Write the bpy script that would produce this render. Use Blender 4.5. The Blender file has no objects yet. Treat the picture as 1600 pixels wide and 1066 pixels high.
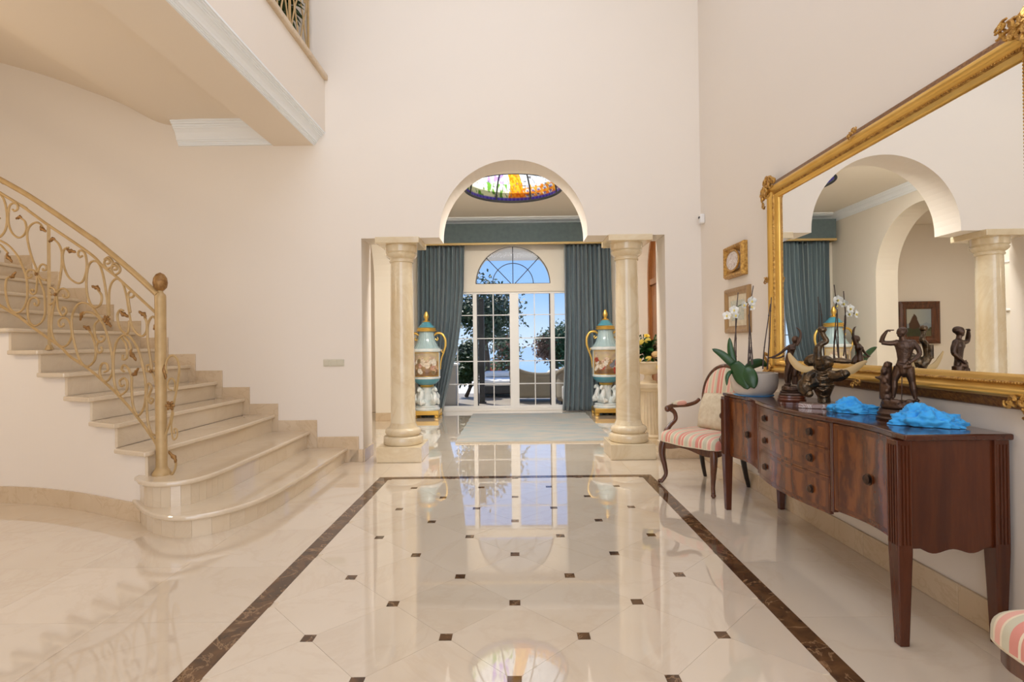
import bpy, bmesh, math, random
from math import sin, cos, pi, sqrt, atan2, radians
from mathutils import Vector, Matrix, noise

SC = bpy.context.scene
COL = SC.collection
random.seed(7)

# ------------------------------------------------------------------ camera
F, CX, CY = 825.0, 800.0, 533.0
YAW, PITCH, ROLL, EYE = -0.0066, 0.0057, 0.0118, 1.25
cam_d = bpy.data.cameras.new('camera')
cam_d.sensor_width = 36.0
cam_d.lens = F / 1600.0 * 36.0
cam_d.clip_start = 0.02
cam_d.clip_end = 3000
cam = bpy.data.objects.new('camera', cam_d)
COL.objects.link(cam)
cam.location = (0, 0, EYE)
cam.rotation_euler = (Matrix.Rotation(-YAW, 3, 'Z') @ Matrix.Rotation(pi / 2 + PITCH, 3, 'X')
                      @ Matrix.Rotation(-ROLL, 3, 'Z')).to_euler()
SC.camera = cam

# ------------------------------------------------------------------ sky, sun, added fill lamps
w = bpy.data.worlds.new('sky')
SC.world = w
w.use_nodes = True
nt = w.node_tree
nt.nodes.clear()
wo = nt.nodes.new('ShaderNodeOutputWorld')
bg = nt.nodes.new('ShaderNodeBackground')
tc = nt.nodes.new('ShaderNodeTexCoord')
sx = nt.nodes.new('ShaderNodeSeparateXYZ')
rp = nt.nodes.new('ShaderNodeValToRGB')
rp.color_ramp.elements[0].position = 0.0
rp.color_ramp.elements[0].color = (0.66, 0.82, 1.0, 1)
rp.color_ramp.elements[1].position = 0.9
rp.color_ramp.elements[1].color = (0.10, 0.24, 0.66, 1)
e = rp.color_ramp.elements.new(0.10)
e.color = (0.33, 0.58, 1.0, 1)
e = rp.color_ramp.elements.new(0.35)
e.color = (0.20, 0.42, 0.92, 1)
nt.links.new(tc.outputs['Generated'], sx.inputs[0])
nt.links.new(sx.outputs['Z'], rp.inputs[0])
nt.links.new(rp.outputs[0], bg.inputs[0])
bg.inputs[1].default_value = 1.12
nt.links.new(bg.outputs[0], wo.inputs[0])


def lamp(name, kind, loc, target, energy, color=(1, 1, 1), size=None, angle=None):
    d = bpy.data.lights.new(name, kind)
    d.energy = energy
    d.color = color
    if kind == 'AREA':
        d.shape = 'RECTANGLE'
        d.size, d.size_y = size
    if angle is not None:
        d.angle = angle
    o = bpy.data.objects.new(name, d)
    COL.objects.link(o)
    o.location = loc
    o.rotation_euler = (Vector(target) - Vector(loc)).to_track_quat('-Z', 'Y').to_euler()
    return o


lamp('sun', 'SUN', (-20, 30, 40), (-20 + .35, 30 - .45, 40 - .82), 6.0, (1.0, 0.95, 0.86), angle=radians(0.53))
# lamps added to brighten the garden room and side hall, unseen, no fixtures
lamp('garden_room_fill', 'AREA', (0, 6.45, 3.56), (0, 7.2, 0), 145, (1.0, 0.96, 0.90), (2.4, .5))
lamp('side_hall_fill', 'AREA', (-3.8, 7.6, 3.38), (-3.8, 7.6, 0), 26, (1.0, 0.93, 0.82), (.6, .6))
# lamp added to warm the stairwell, without fixture, left of the view
stl = lamp('stair_warm_fill', 'POINT', (-4.7, 3.0, 2.35), (0, 0, 0), 30, (1.0, 0.79, 0.56))
stl.data.shadow_soft_size = .15
# added area lamps standing in for daylight, at unseen openings behind and above
lamp('entrance_fill', 'AREA', (-0.6, -3.35, 2.6), (-0.6, 2, 2.6), 172, (1.0, 0.975, 0.945), (4.4, 4.6))
lamp('overhead_fill', 'AREA', (-0.4, 2.4, 6.45), (-0.4, 2.4, 0), 88, (1.0, 0.975, 0.94), (3.2, 3.4))

SC.view_settings.view_transform = 'Standard'
SC.view_settings.look = 'None'
SC.view_settings.gamma = 1.0
SC.view_settings.use_curve_mapping = False
SC.view_settings.exposure = -0.06
SC.cycles.use_denoising = True
SC.cycles.max_bounces = 10
SC.cycles.diffuse_bounces = 6
SC.cycles.glossy_bounces = 5
SC.cycles.transparent_max_bounces = 12
SC.cycles.caustics_reflective = False
SC.cycles.caustics_refractive = False
SC.cycles.sample_clamp_indirect = 6.0
SC.cycles.use_light_tree = True


# ------------------------------------------------------------------ pixel -> place (distance always from a surface)
def ray(px, py):
    u = (px - CX) / F
    v = (py - CY) / F
    c, s = cos(ROLL), sin(ROLL)
    a = u * c - v * s
    up = -(u * s + v * c)
    b = cos(PITCH) - up * sin(PITCH)
    z = sin(PITCH) + up * cos(PITCH)
    return a * cos(YAW) + b * sin(YAW), -a * sin(YAW) + b * cos(YAW), z


def at_y(px, py, Y):
    r = ray(px, py)
    t = Y / r[1]
    return Vector((r[0] * t, Y, EYE + r[2] * t))


def at_z(px, py, Z):
    r = ray(px, py)
    t = (Z - EYE) / r[2]
    return Vector((r[0] * t, r[1] * t, Z))


# ------------------------------------------------------------------ materials
def new_mat(name):
    m = bpy.data.materials.new(name)
    m.use_nodes = True
    n = m.node_tree
    return m, n, n.nodes['Principled BSDF']


def mat(name, col, rough=.5, metal=0., spec=.5, coat=0., sheen=0., var=None, scale=8., detail=4., bump=0., bscale=None,
        stretch=None, emit=None, dist=0.):
    """principled material; var = second colour mixed in by noise; bump = fine relief"""
    m, n, p = new_mat(name)
    p.inputs['Base Color'].default_value = (*col, 1)
    p.inputs['Roughness'].default_value = rough
    p.inputs['Metallic'].default_value = metal
    p.inputs['Specular IOR Level'].default_value = spec
    p.inputs['Coat Weight'].default_value = coat
    p.inputs['Coat Roughness'].default_value = .05
    p.inputs['Sheen Weight'].default_value = sheen
    if var is not None or bump:
        t = n.nodes.new('ShaderNodeTexCoord')
        mp = n.nodes.new('ShaderNodeMapping')
        n.links.new(t.outputs['Object'], mp.inputs[0])
        if stretch:
            mp.inputs['Scale'].default_value = stretch
    if var is not None:
        nz = n.nodes.new('ShaderNodeTexNoise')
        nz.inputs['Scale'].default_value = scale
        nz.inputs['Detail'].default_value = detail
        nz.inputs['Distortion'].default_value = dist
        n.links.new(mp.outputs[0], nz.inputs['Vector'])
        r = n.nodes.new('ShaderNodeValToRGB')
        r.color_ramp.elements[0].position = .32
        r.color_ramp.elements[1].position = .68
        r.color_ramp.elements[0].color = (*col, 1)
        r.color_ramp.elements[1].color = (*var, 1)
        n.links.new(nz.outputs[0], r.inputs[0])
        n.links.new(r.outputs[0], p.inputs['Base Color'])
    if bump:
        nb = n.nodes.new('ShaderNodeTexNoise')
        nb.inputs['Scale'].default_value = bscale or scale * 4
        nb.inputs['Detail'].default_value = 3
        n.links.new(mp.outputs[0], nb.inputs['Vector'])
        b = n.nodes.new('ShaderNodeBump')
        b.inputs['Strength'].default_value = bump
        b.inputs['Distance'].default_value = .01
        n.links.new(nb.outputs[0], b.inputs['Height'])
        n.links.new(b.outputs[0], p.inputs['Normal'])
    return m


def marble(name, base, cloud, vein, rough=.08, vscale=1.3, vamt=.5, per_object=True, spec=.5, coat=0., cscale=1.6, vwidth=.035):
    """polished stone: soft clouds, thin veins, and a small shift from slab to slab"""
    m, n, p = new_mat(name)
    t = n.nodes.new('ShaderNodeTexCoord')
    vec = t.outputs['Object']
    if per_object:
        oi = n.nodes.new('ShaderNodeObjectInfo')
        sc = n.nodes.new('ShaderNodeVectorMath')
        sc.operation = 'SCALE'
        sc.inputs[0].default_value = (17, 31, 11)
        n.links.new(oi.outputs['Random'], sc.inputs['Scale'])
        ad = n.nodes.new('ShaderNodeVectorMath')
        n.links.new(vec, ad.inputs[0])
        n.links.new(sc.outputs[0], ad.inputs[1])
        vec = ad.outputs[0]
    c = n.nodes.new('ShaderNodeTexNoise')
    c.inputs['Scale'].default_value = cscale
    c.inputs['Detail'].default_value = 6
    c.inputs['Distortion'].default_value = .6
    n.links.new(vec, c.inputs['Vector'])
    r = n.nodes.new('ShaderNodeValToRGB')
    r.color_ramp.elements[0].position = .3
    r.color_ramp.elements[1].position = .7
    r.color_ramp.elements[0].color = (*base, 1)
    r.color_ramp.elements[1].color = (*cloud, 1)
    n.links.new(c.outputs[0], r.inputs[0])
    v = n.nodes.new('ShaderNodeTexNoise')
    v.inputs['Scale'].default_value = vscale
    v.inputs['Detail'].default_value = 8
    v.inputs['Roughness'].default_value = .62
    v.inputs['Distortion'].default_value = 1.6
    n.links.new(vec, v.inputs['Vector'])
    vr = n.nodes.new('ShaderNodeValToRGB')
    el = vr.color_ramp.elements
    el[0].position = .5 - vwidth
    el[0].color = (0, 0, 0, 1)
    el[1].position = .5 + vwidth
    el[1].color = (0, 0, 0, 1)
    k = el.new(.5)
    k.color = (vamt, vamt, vamt, 1)
    n.links.new(v.outputs[0], vr.inputs[0])
    mx = n.nodes.new('ShaderNodeMix')
    mx.data_type = 'RGBA'
    n.links.new(vr.outputs[0], mx.inputs[0])
    n.links.new(r.outputs[0], mx.inputs[6])
    mx.inputs[7].default_value = (*vein, 1)
    out = mx.outputs[2]
    if per_object:
        h = n.nodes.new('ShaderNodeHueSaturation')
        mr = n.nodes.new('ShaderNodeMapRange')
        mr.inputs[3].default_value = .96
        mr.inputs[4].default_value = 1.03
        n.links.new(oi.outputs['Random'], mr.inputs[0])
        n.links.new(mr.outputs[0], h.inputs['Value'])
        n.links.new(out, h.inputs['Color'])
        out = h.outputs[0]
    n.links.new(out, p.inputs['Base Color'])
    p.inputs['Roughness'].default_value = rough
    p.inputs['Specular IOR Level'].default_value = spec
    p.inputs['Coat Weight'].default_value = coat
    p.inputs['Coat Roughness'].default_value = .015
    p.inputs['Coat IOR'].default_value = 1.7
    return m


def wood(name, dark, light, scale=6., rough=.25, axis='Z', coat=.3, crotch=False):
    m, n, p = new_mat(name)
    t = n.nodes.new('ShaderNodeTexCoord')
    mp = n.nodes.new('ShaderNodeMapping')
    s = {'X': (.12, 1, 1), 'Y': (1, .12, 1), 'Z': (1, 1, .12)}[axis]
    mp.inputs['Scale'].default_value = s
    n.links.new(t.outputs['Object'], mp.inputs[0])
    if crotch:
        # flame figure: distorted bands rising up the leaf
        wv = n.nodes.new('ShaderNodeTexWave')
        wv.wave_type = 'BANDS'
        wv.bands_direction = 'Y'
        wv.inputs['Scale'].default_value = 3.2
        wv.inputs['Distortion'].default_value = 9.0
        wv.inputs['Detail'].default_value = 5
        wv.inputs['Detail Scale'].default_value = 2.2
        wv.inputs['Detail Roughness'].default_value = .65
        m2 = n.nodes.new('ShaderNodeMapping')
        m2.inputs['Scale'].default_value = (1, 1, .38)
        n.links.new(t.outputs['Object'], m2.inputs[0])
        n.links.new(m2.outputs[0], wv.inputs['Vector'])
    nz = n.nodes.new('ShaderNodeTexNoise')
    nz.inputs['Scale'].default_value = scale * (1.2 if crotch else 2.5)
    nz.inputs['Detail'].default_value = 8
    nz.inputs['Roughness'].default_value = .65
    nz.inputs['Distortion'].default_value = 1.4 if crotch else .3
    n.links.new(mp.outputs[0], nz.inputs['Vector'])
    r = n.nodes.new('ShaderNodeValToRGB')
    r.color_ramp.elements[0].position = .34
    r.color_ramp.elements[1].position = .66
    r.color_ramp.elements[0].color = (*dark, 1)
    r.color_ramp.elements[1].color = (*light, 1)
    if crotch:
        av = n.nodes.new('ShaderNodeMix')
        av.inputs[0].default_value = .30
        n.links.new(nz.outputs[0], av.inputs[2])
        n.links.new(wv.outputs['Fac'], av.inputs[3])
        n.links.new(av.outputs[0], r.inputs[0])
    else:
        n.links.new(nz.outputs[0], r.inputs[0])
    n.links.new(r.outputs[0], p.inputs['Base Color'])
    p.inputs['Roughness'].default_value = rough
    p.inputs['Coat Weight'].default_value = coat
    p.inputs['Coat Roughness'].default_value = .12
    return m


def stripes(name, cols, period, axis=0, rough=.8):
    """woven stripes across one axis: cols = [(position, colour), ...]"""
    m, n, p = new_mat(name)
    t = n.nodes.new('ShaderNodeTexCoord')
    s = n.nodes.new('ShaderNodeSeparateXYZ')
    n.links.new(t.outputs['Object'], s.inputs[0])
    d = n.nodes.new('ShaderNodeMath')
    d.operation = 'DIVIDE'
    n.links.new(s.outputs[axis], d.inputs[0])
    d.inputs[1].default_value = period
    a = n.nodes.new('ShaderNodeMath')
    a.operation = 'ADD'
    a.inputs[1].default_value = 50.25
    n.links.new(d.outputs[0], a.inputs[0])
    f = n.nodes.new('ShaderNodeMath')
    f.operation = 'FRACT'
    n.links.new(a.outputs[0], f.inputs[0])
    r = n.nodes.new('ShaderNodeValToRGB')
    r.color_ramp.interpolation = 'CONSTANT'
    el = r.color_ramp.elements
    el[0].position = cols[0][0]
    el[0].color = (*cols[0][1], 1)
    el[1].position = cols[1][0]
    el[1].color = (*cols[1][1], 1)
    for q, c in cols[2:]:
        k = el.new(q)
        k.color = (*c, 1)
    n.links.new(f.outputs[0], r.inputs[0])
    n.links.new(r.outputs[0], p.inputs['Base Color'])
    p.inputs['Roughness'].default_value = rough
    p.inputs['Sheen Weight'].default_value = .2
    nb = n.nodes.new('ShaderNodeTexNoise')
    nb.inputs['Scale'].default_value = 300
    b = n.nodes.new('ShaderNodeBump')
    b.inputs['Strength'].default_value = .15
    b.inputs['Distance'].default_value = .002
    n.links.new(t.outputs['Object'], nb.inputs['Vector'])
    n.links.new(nb.outputs[0], b.inputs['Height'])
    n.links.new(b.outputs[0], p.inputs['Normal'])
    return m


def painted(name, stops, scale, rough=.4, detail=6, dist=1.5, coat=0.):
    """a small painted picture: blotches of several colours"""
    m, n, p = new_mat(name)
    t = n.nodes.new('ShaderNodeTexCoord')
    nz = n.nodes.new('ShaderNodeTexNoise')
    nz.inputs['Scale'].default_value = scale
    nz.inputs['Detail'].default_value = detail
    nz.inputs['Distortion'].default_value = dist
    n.links.new(t.outputs['Object'], nz.inputs['Vector'])
    r = n.nodes.new('ShaderNodeValToRGB')
    el = r.color_ramp.elements
    el[0].position, el[0].color = stops[0][0], (*stops[0][1], 1)
    el[1].position, el[1].color = stops[1][0], (*stops[1][1], 1)
    for q, c in stops[2:]:
        k = el.new(q)
        k.color = (*c, 1)
    n.links.new(nz.outputs[0], r.inputs[0])
    n.links.new(r.outputs[0], p.inputs['Base Color'])
    p.inputs['Roughness'].default_value = rough
    p.inputs['Coat Weight'].default_value = coat
    return m


def vcol_mat(name, rough=.5, translucent=0., transmit=0.):
    """colour kept in the mesh's own colour attribute (painted or coloured-glass pieces)"""
    m, n, p = new_mat(name)
    a = n.nodes.new('ShaderNodeVertexColor')
    a.layer_name = 'Col'
    n.links.new(a.outputs[0], p.inputs['Base Color'])
    p.inputs['Roughness'].default_value = rough
    if translucent:
        tr = n.nodes.new('ShaderNodeBsdfTranslucent')
        n.links.new(a.outputs[0], tr.inputs[0])
        mx = n.nodes.new('ShaderNodeMixShader')
        mx.inputs[0].default_value = translucent
        n.links.new(p.outputs[0], mx.inputs[1])
        n.links.new(tr.outputs[0], mx.inputs[2])
        n.links.new(mx.outputs[0], n.nodes['Material Output'].inputs[0])
    return m


def glass_mat(name):
    m, n, p = new_mat(name)
    tr = n.nodes.new('ShaderNodeBsdfTransparent')
    gl = n.nodes.new('ShaderNodeBsdfGlossy')
    gl.inputs['Roughness'].default_value = .02
    fr = n.nodes.new('ShaderNodeFresnel')
    fr.inputs[0].default_value = 1.10
    mx = n.nodes.new('ShaderNodeMixShader')
    n.links.new(fr.outputs[0], mx.inputs[0])
    n.links.new(tr.outputs[0], mx.inputs[1])
    n.links.new(gl.outputs[0], mx.inputs[2])
    n.links.new(mx.outputs[0], n.nodes['Material Output'].inputs[0])
    return m


MT = dict(
    wall=mat('cream_plaster', (.80, .738, .662), .75, var=(.815, .753, .677), scale=.6, spec=.25),
    inner=mat('ivory_plaster', (.82, .76, .66), .75, spec=.25),
    soffit=mat('cream_soffit_plaster', (.83, .745, .635), .8, spec=.2),
    white=mat('white_plaster_moulding', (.86, .90, .93), .55, spec=.3),
    floor=marble('cream_marble_floor', (.72, .62, .485), (.68, .57, .43), (.55, .40, .26), .05, 1.1, .15, per_object=False, spec=.6, coat=.8),
    tile=marble('cream_marble_tile', (.735, .645, .525), (.70, .60, .47), (.55, .40, .27), .04, .9, .16, spec=.5, coat=.9),
    dark=marble('dark_brown_marble', (.050, .027, .016), (.15, .075, .032), (.45, .28, .15), .06, 3.2, .6, spec=.5, cscale=11., vwidth=.016),
    step=marble('polished_step_marble', (.70, .60, .46), (.645, .535, .39), (.55, .42, .28), .10, 1.5, .18, coat=.4),
    skirt=marble('skirting_marble', (.68, .555, .40), (.60, .465, .31), (.48, .34, .20), .16, 2.5, .35),
    column=marble('column_marble', (.78, .69, .51), (.68, .55, .35), (.58, .42, .22), .16, 1.4, .30, coat=.2, vwidth=.06),
    iron=mat('gold_beige_painted_iron', (.50, .345, .165), .45, metal=.15, var=(.42, .28, .12), scale=12),
    leafgold=mat('antique_gold_leaf', (.22, .105, .032), .45, metal=.5, var=(.36, .20, .065), scale=60),
    gold=mat('gilt_moulding', (.86, .56, .16), .30, metal=.72, var=(.74, .44, .10), scale=5, bump=.06, bscale=160),
    goldcarve=mat('carved_gilt', (.70, .42, .11), .34, metal=.7, var=(.34, .16, .035), scale=50, bump=.5, bscale=160),
    goldred=mat('gilt_with_red_bole', (.13, .050, .016), .40, metal=.4, var=(.30, .14, .035), scale=80, bump=.4, bscale=200),
    oldgold=mat('dull_gold_braid', (.50, .36, .15), .5, metal=.3),
    brass=mat('bright_gilding', (.86, .56, .14), .28, metal=.8),
    mirror=mat('silvered_glass', (.93, .94, .93), .0, metal=1.0),
    teal=mat('teal_taffeta', (.155, .21, .238), .36, sheen=.4, var=(.11, .158, .182), scale=2.0, stretch=(6, 6, .4)),
    tealv=mat('teal_velvet_pelmet', (.10, .14, .15), .8, sheen=.4, var=(.08, .115, .125), scale=14),
    rug=mat('pale_blue_rug_pile', (.54, .49, .42), .95, var=(.36, .43, .445), scale=2.6, detail=8, bump=.6, bscale=260, stretch=(1, 2.6, 1)),
    rugedge=mat('rug_fringe', (.62, .55, .44), .95),
    whiteframe=mat('white_lacquered_frame', (.84, .83, .80), .35),
    glass=glass_mat('window_glass'),
    lead=mat('dark_lead_came', (.03, .03, .035), .5),
    mahog=wood('polished_mahogany', (.055, .0105, .0025), (.110, .0245, .0055), 5, .26, 'Z', .18),
    mahogx=wood('polished_mahogany_top', (.045, .010, .004), (.085, .020, .007), 4, .12, 'Y', .5),
    crotch=wood('flame_mahogany_veneer', (.075, .016, .004), (.20, .058, .0115), 7, .2, 'Z', .25, True),
    band=wood('banding_veneer', (.075, .018, .005), (.14, .040, .010), 10, .2, 'Z', .22),
    walnut=wood('carved_walnut', (.060, .020, .010), (.15, .050, .020), 12, .25, 'Z', .4),
    ebony=mat('dark_stained_leg', (.02, .014, .012), .3),
    doorwood=wood('stained_oak_door', (.24, .085, .022), (.36, .14, .04), 5, .35, 'Z', .2),
    bronze=mat('brown_bronze_patina', (.055, .032, .022), .34, metal=.65, var=(.10, .055, .034), scale=22, bump=.2, bscale=140),
    bronzeg=mat('gilded_bronze_patina', (.030, .025, .020), .24, metal=.8, var=(.15, .095, .048), scale=22, bump=.2, bscale=120),
    tusk=mat('cream_tusk', (.56, .40, .19), .4),
    redwood=wood('red_wooden_plinth', (.10, .025, .012), (.17, .045, .02), 10, .2, 'X', .5),
    pinkmarble=marble('pink_brown_marble', (.42, .27, .22), (.24, .13, .10), (.8, .72, .66), .12, 9, .8, cscale=12),
    pot=mat('pale_taupe_ceramic', (.60, .53, .46), .55, var=(.56, .49, .42), scale=9),
    leaf=mat('dark_green_leaf', (.012, .050, .012), .34, var=(.020, .080, .016), scale=9),
    leaf2=mat('foliage_green', (.05, .12, .035), .5, var=(.02, .06, .018), scale=5),
    leafdk=mat('tree_foliage_green', (.035, .075, .022), .55, var=(.015, .04, .013), scale=2),
    pine=mat('pine_foliage', (.07, .13, .05), .6, var=(.035, .075, .03), scale=2),
    rust=mat('rusty_brown_foliage', (.20, .085, .045), .7, var=(.11, .05, .03), scale=2),
    bark=mat('bark', (.065, .045, .03), .8, var=(.035, .025, .016), scale=8),
    stemd=mat('dark_orchid_stem', (.075, .045, .038), .5),
    petal=mat('white_petal', (.86, .86, .82), .5),
    moss=mat('bark_and_moss', (.16, .12, .06), .9, var=(.25, .20, .10), scale=40, bump=.6, bscale=80),
    cloth=mat('blue_cloth', (.03, .36, .84), .7, sheen=.2, var=(.06, .46, .92), scale=10),
    yellow=mat('yellow_rose_petal', (.92, .74, .16), .55),
    peach=mat('peach_rose_petal', (.93, .66, .34), .55),
    urn=mat('cream_cast_stone', (.72, .61, .44), .6, var=(.64, .52, .35), scale=7),
    pale=mat('pale_blue_porcelain', (.42, .56, .58), .22, coat=.5, var=(.34, .49, .53), scale=6),
    porc=mat('white_blue_porcelain', (.80, .81, .78), .2, coat=.5, var=(.62, .70, .71), scale=12),
    turq=mat('turquoise_porcelain', (.10, .36, .46), .18, coat=.6, var=(.07, .28, .38), scale=6),
    scene_a=painted('painted_figure_scene', [(.30, (.10, .05, .03)), (.42, (.36, .20, .09)), (.5, (.62, .40, .26)), (.56, (.78, .62, .46)), (.64, (.30, .27, .16)), (.72, (.16, .09, .05))], 11, .25, 3, .5, coat=.5),
    scene_b=painted('painted_battle_scene', [(.30, (.14, .09, .05)), (.42, (.48, .30, .18)), (.5, (.80, .70, .56)), (.57, (.40, .05, .03)), (.64, (.72, .58, .42)), (.75, (.30, .30, .28))], 11, .25, 3, .5, coat=.5),
    plastic=mat('ivory_plastic', (.62, .58, .46), .4),
    plasticw=mat('white_plastic', (.80, .79, .77), .4),
    cushion=mat('cream_embroidered_linen', (.74, .66, .50), .9, var=(.62, .52, .36), scale=24, bump=.3, bscale=200),
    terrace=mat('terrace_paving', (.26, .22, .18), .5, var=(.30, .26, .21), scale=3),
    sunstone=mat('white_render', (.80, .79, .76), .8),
    greywall=mat('grey_plinth_render', (.44, .42, .38), .8),
    wicker=mat('woven_rattan', (.33, .285, .21), .75, var=(.22, .185, .13), scale=60, bump=.9, bscale=90, stretch=(1, 1, 3)),
    offwhite=mat('white_outdoor_cushion', (.82, .82, .80), .9),
    darkbase=mat('charcoal_frame', (.03, .03, .035), .5),
    lawn=mat('lawn_grass', (.10, .22, .035), .9, var=(.07, .16, .03), scale=6),
    sea=mat('sea_water', (.16, .30, .42), .12, spec=.5),
    redfl=mat('red_flower', (.65, .06, .03), .6),
    photo=painted('old_print', [(.3, (.48, .44, .32)), (.45, (.62, .60, .47)), (.55, (.38, .40, .30)), (.7, (.72, .70, .60))], 22, .3),
    relief=painted('small_cameo_relief', [(.3, (.30, .22, .18)), (.45, (.62, .52, .46)), (.55, (.80, .74, .70)), (.7, (.42, .32, .28))], 40, .4),
    tanframe=wood('pale_oak_frame', (.30, .17, .065), (.42, .26, .11), 12, .4, 'Z', .1),
    black=mat('black_rubber', (.01, .01, .011), .5),
)
PINK, CRM, GRN = (.70, .275, .215), (.80, .68, .50), (.60, .56, .41)
STRIPE = [(0.0, PINK), (.17, CRM), (.22, PINK), (.34, CRM), (.40, GRN), (.60, CRM), (.66, (.80, .42, .33)), (.80, CRM), (.84, GRN)]
MT['stripe'] = stripes('pink_cream_striped_silk', STRIPE, .165, 0)


# ------------------------------------------------------------------ mesh building
def spline(pts, n=6, closed=False):
    """Catmull-Rom through the points"""
    P = [Vector(p) for p in pts]
    if len(P) < 3 and not closed:
        return P
    out = []
    N = len(P)
    rng = range(N if closed else N - 1)
    for i in rng:
        if closed:
            a, b, c, d = P[i - 1], P[i], P[(i + 1) % N], P[(i + 2) % N]
        else:
            b, c = P[i], P[i + 1]
            a = P[i - 1] if i > 0 else b + (b - c)
            d = P[i + 2] if i + 2 < N else c + (c - b)
        for k in range(n):
            t = k / n
            out.append(.5 * ((2 * b) + (c - a) * t + (2 * a - 5 * b + 4 * c - d) * t * t + (3 * b - a - 3 * c + d) * t ** 3))
    if not closed:
        out.append(P[-1])
    return out


class M:
    def __init__(s):
        s.v, s.f, s.col = [], [], None

    def add(s, vs, fs):
        k = len(s.v)
        s.v += [tuple(v) for v in vs]
        s.f += [tuple(i + k for i in f) for f in fs]
        return s

    def box(s, x0, x1, y0, y1, z0, z1):
        return s.add([(x0, y0, z0), (x1, y0, z0), (x1, y1, z0), (x0, y1, z0), (x0, y0, z1), (x1, y0, z1), (x1, y1, z1), (x0, y1, z1)],
                     [(0, 3, 2, 1), (4, 5, 6, 7), (0, 1, 5, 4), (1, 2, 6, 5), (2, 3, 7, 6), (3, 0, 4, 7)])

    def prism(s, poly, fn, a, b):
        """polygon (u, v) swept from w=a to w=b; fn(u, v, w) gives the place"""
        n = len(poly)
        vs = [fn(u, v, a) for u, v in poly] + [fn(u, v, b) for u, v in poly]
        fs = [tuple(range(n))[::-1], tuple(range(n, 2 * n))]
        fs += [(i, (i + 1) % n, n + (i + 1) % n, n + i) for i in range(n)]
        return s.add(vs, fs)

    def tube(s, pts, r, n=8, flat=1.0, up=None, cap=True):
        P = [Vector(p) for p in pts]
        N = len(P)
        R = list(r) if hasattr(r, '__len__') else [r] * N
        if len(R) != N:
            R = [R[0] + (R[-1] - R[0]) * i / (N - 1) for i in range(N)] if len(R) == 2 else \
                [R[min(int(i / (N - 1) * (len(R) - 1)), len(R) - 2)] * (1 - (i / (N - 1) * (len(R) - 1) - min(int(i / (N - 1) * (len(R) - 1)), len(R) - 2)))
                 + R[min(int(i / (N - 1) * (len(R) - 1)), len(R) - 2) + 1] * (i / (N - 1) * (len(R) - 1) - min(int(i / (N - 1) * (len(R) - 1)), len(R) - 2)) for i in range(N)]
        ref = Vector(up) if up else None
        vs, fs = [], []
        prev = None
        for i in range(N):
            t = (P[min(i + 1, N - 1)] - P[max(i - 1, 0)])
            t = t.normalized() if t.length > 1e-9 else Vector((0, 0, 1))
            if ref is not None:
                a = ref - t * ref.dot(t)
            elif prev is None:
                a = Vector((0, 0, 1)) if abs(t.z) < .9 else Vector((1, 0, 0))
                a = a - t * a.dot(t)
            else:
                a = prev - t * prev.dot(t)
            if a.length < 1e-6:
                a = t.orthogonal()
            a.normalize()
            prev = a
            b = t.cross(a)
            for k in range(n):
                q = 2 * pi * k / n
                vs.append(P[i] + (a * cos(q) + b * sin(q) * flat) * R[i])
        for i in range(N - 1):
            for k in range(n):
                k2 = (k + 1) % n
                fs.append((i * n + k, i * n + k2, (i + 1) * n + k2, (i + 1) * n + k))
        if cap:
            fs.append(tuple(range(n))[::-1])
            fs.append(tuple((N - 1) * n + k for k in range(n)))
        return s.add(vs, fs)

    def lathe(s, prof, n=32, c=(0, 0, 0), rf=None, cap=True):
        vs, fs = [], []
        for r, z in prof:
            for k in range(n):
                q = 2 * pi * k / n
                m = rf(q, z) if rf else 1.0
                vs.append((c[0] + r * m * cos(q), c[1] + r * m * sin(q), c[2] + z))
        L = len(prof)
        for i in range(L - 1):
            for k in range(n):
                k2 = (k + 1) % n
                fs.append((i * n + k, i * n + k2, (i + 1) * n + k2, (i + 1) * n + k))
        if cap:
            if prof[0][0] > 1e-5:
                fs.append(tuple(range(n))[::-1])
            if prof[-1][0] > 1e-5:
                fs.append(tuple((L - 1) * n + k for k in range(n)))
        return s.add(vs, fs)

    def grid(s, fn, nu, nv, cu=False, cv=False):
        U = nu if cu else nu + 1
        V = nv if cv else nv + 1
        vs = [fn(i / nu, j / nv) for i in range(U) for j in range(V)]
        fs = []
        for i in range(nu):
            for j in range(nv):
                i2, j2 = (i + 1) % U, (j + 1) % V
                fs.append((i * V + j, i2 * V + j, i2 * V + j2, i * V + j2))
        return s.add(vs, fs)

    def ball(s, c, r, nu=12, nv=8, rot=None):
        r = r if hasattr(r, '__len__') else (r, r, r)
        vs, fs = [], []
        c = Vector(c)
        for j in range(nv + 1):
            th = pi * j / nv
            for i in range(nu):
                ph = 2 * pi * i / nu
                p = Vector((r[0] * sin(th) * cos(ph), r[1] * sin(th) * sin(ph), -r[2] * cos(th)))
                if rot:
                    p = rot @ p
                vs.append(c + p)
        for j in range(nv):
            for i in range(nu):
                i2 = (i + 1) % nu
                fs.append((j * nu + i, j * nu + i2, (j + 1) * nu + i2, (j + 1) * nu + i))
        return s.add(vs, fs)

    def mesh(s, name, off=None, clean=True):
        me = bpy.data.meshes.new(name)
        vs = s.v if off is None else [(v[0] - off[0], v[1] - off[1], v[2] - off[2]) for v in s.v]
        me.from_pydata(vs, [], s.f)
        if s.col:
            at = me.color_attributes.new('Col', 'FLOAT_COLOR', 'POINT')
            for i, c in enumerate(s.col):
                at.data[i].color = (*c, 1)
        elif clean:
            bm = bmesh.new()
            bm.from_mesh(me)
            bmesh.ops.remove_doubles(bm, verts=bm.verts, dist=1e-5)
            bmesh.ops.recalc_face_normals(bm, faces=bm.faces)
            bm.to_mesh(me)
            bm.free()
        return me

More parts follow.
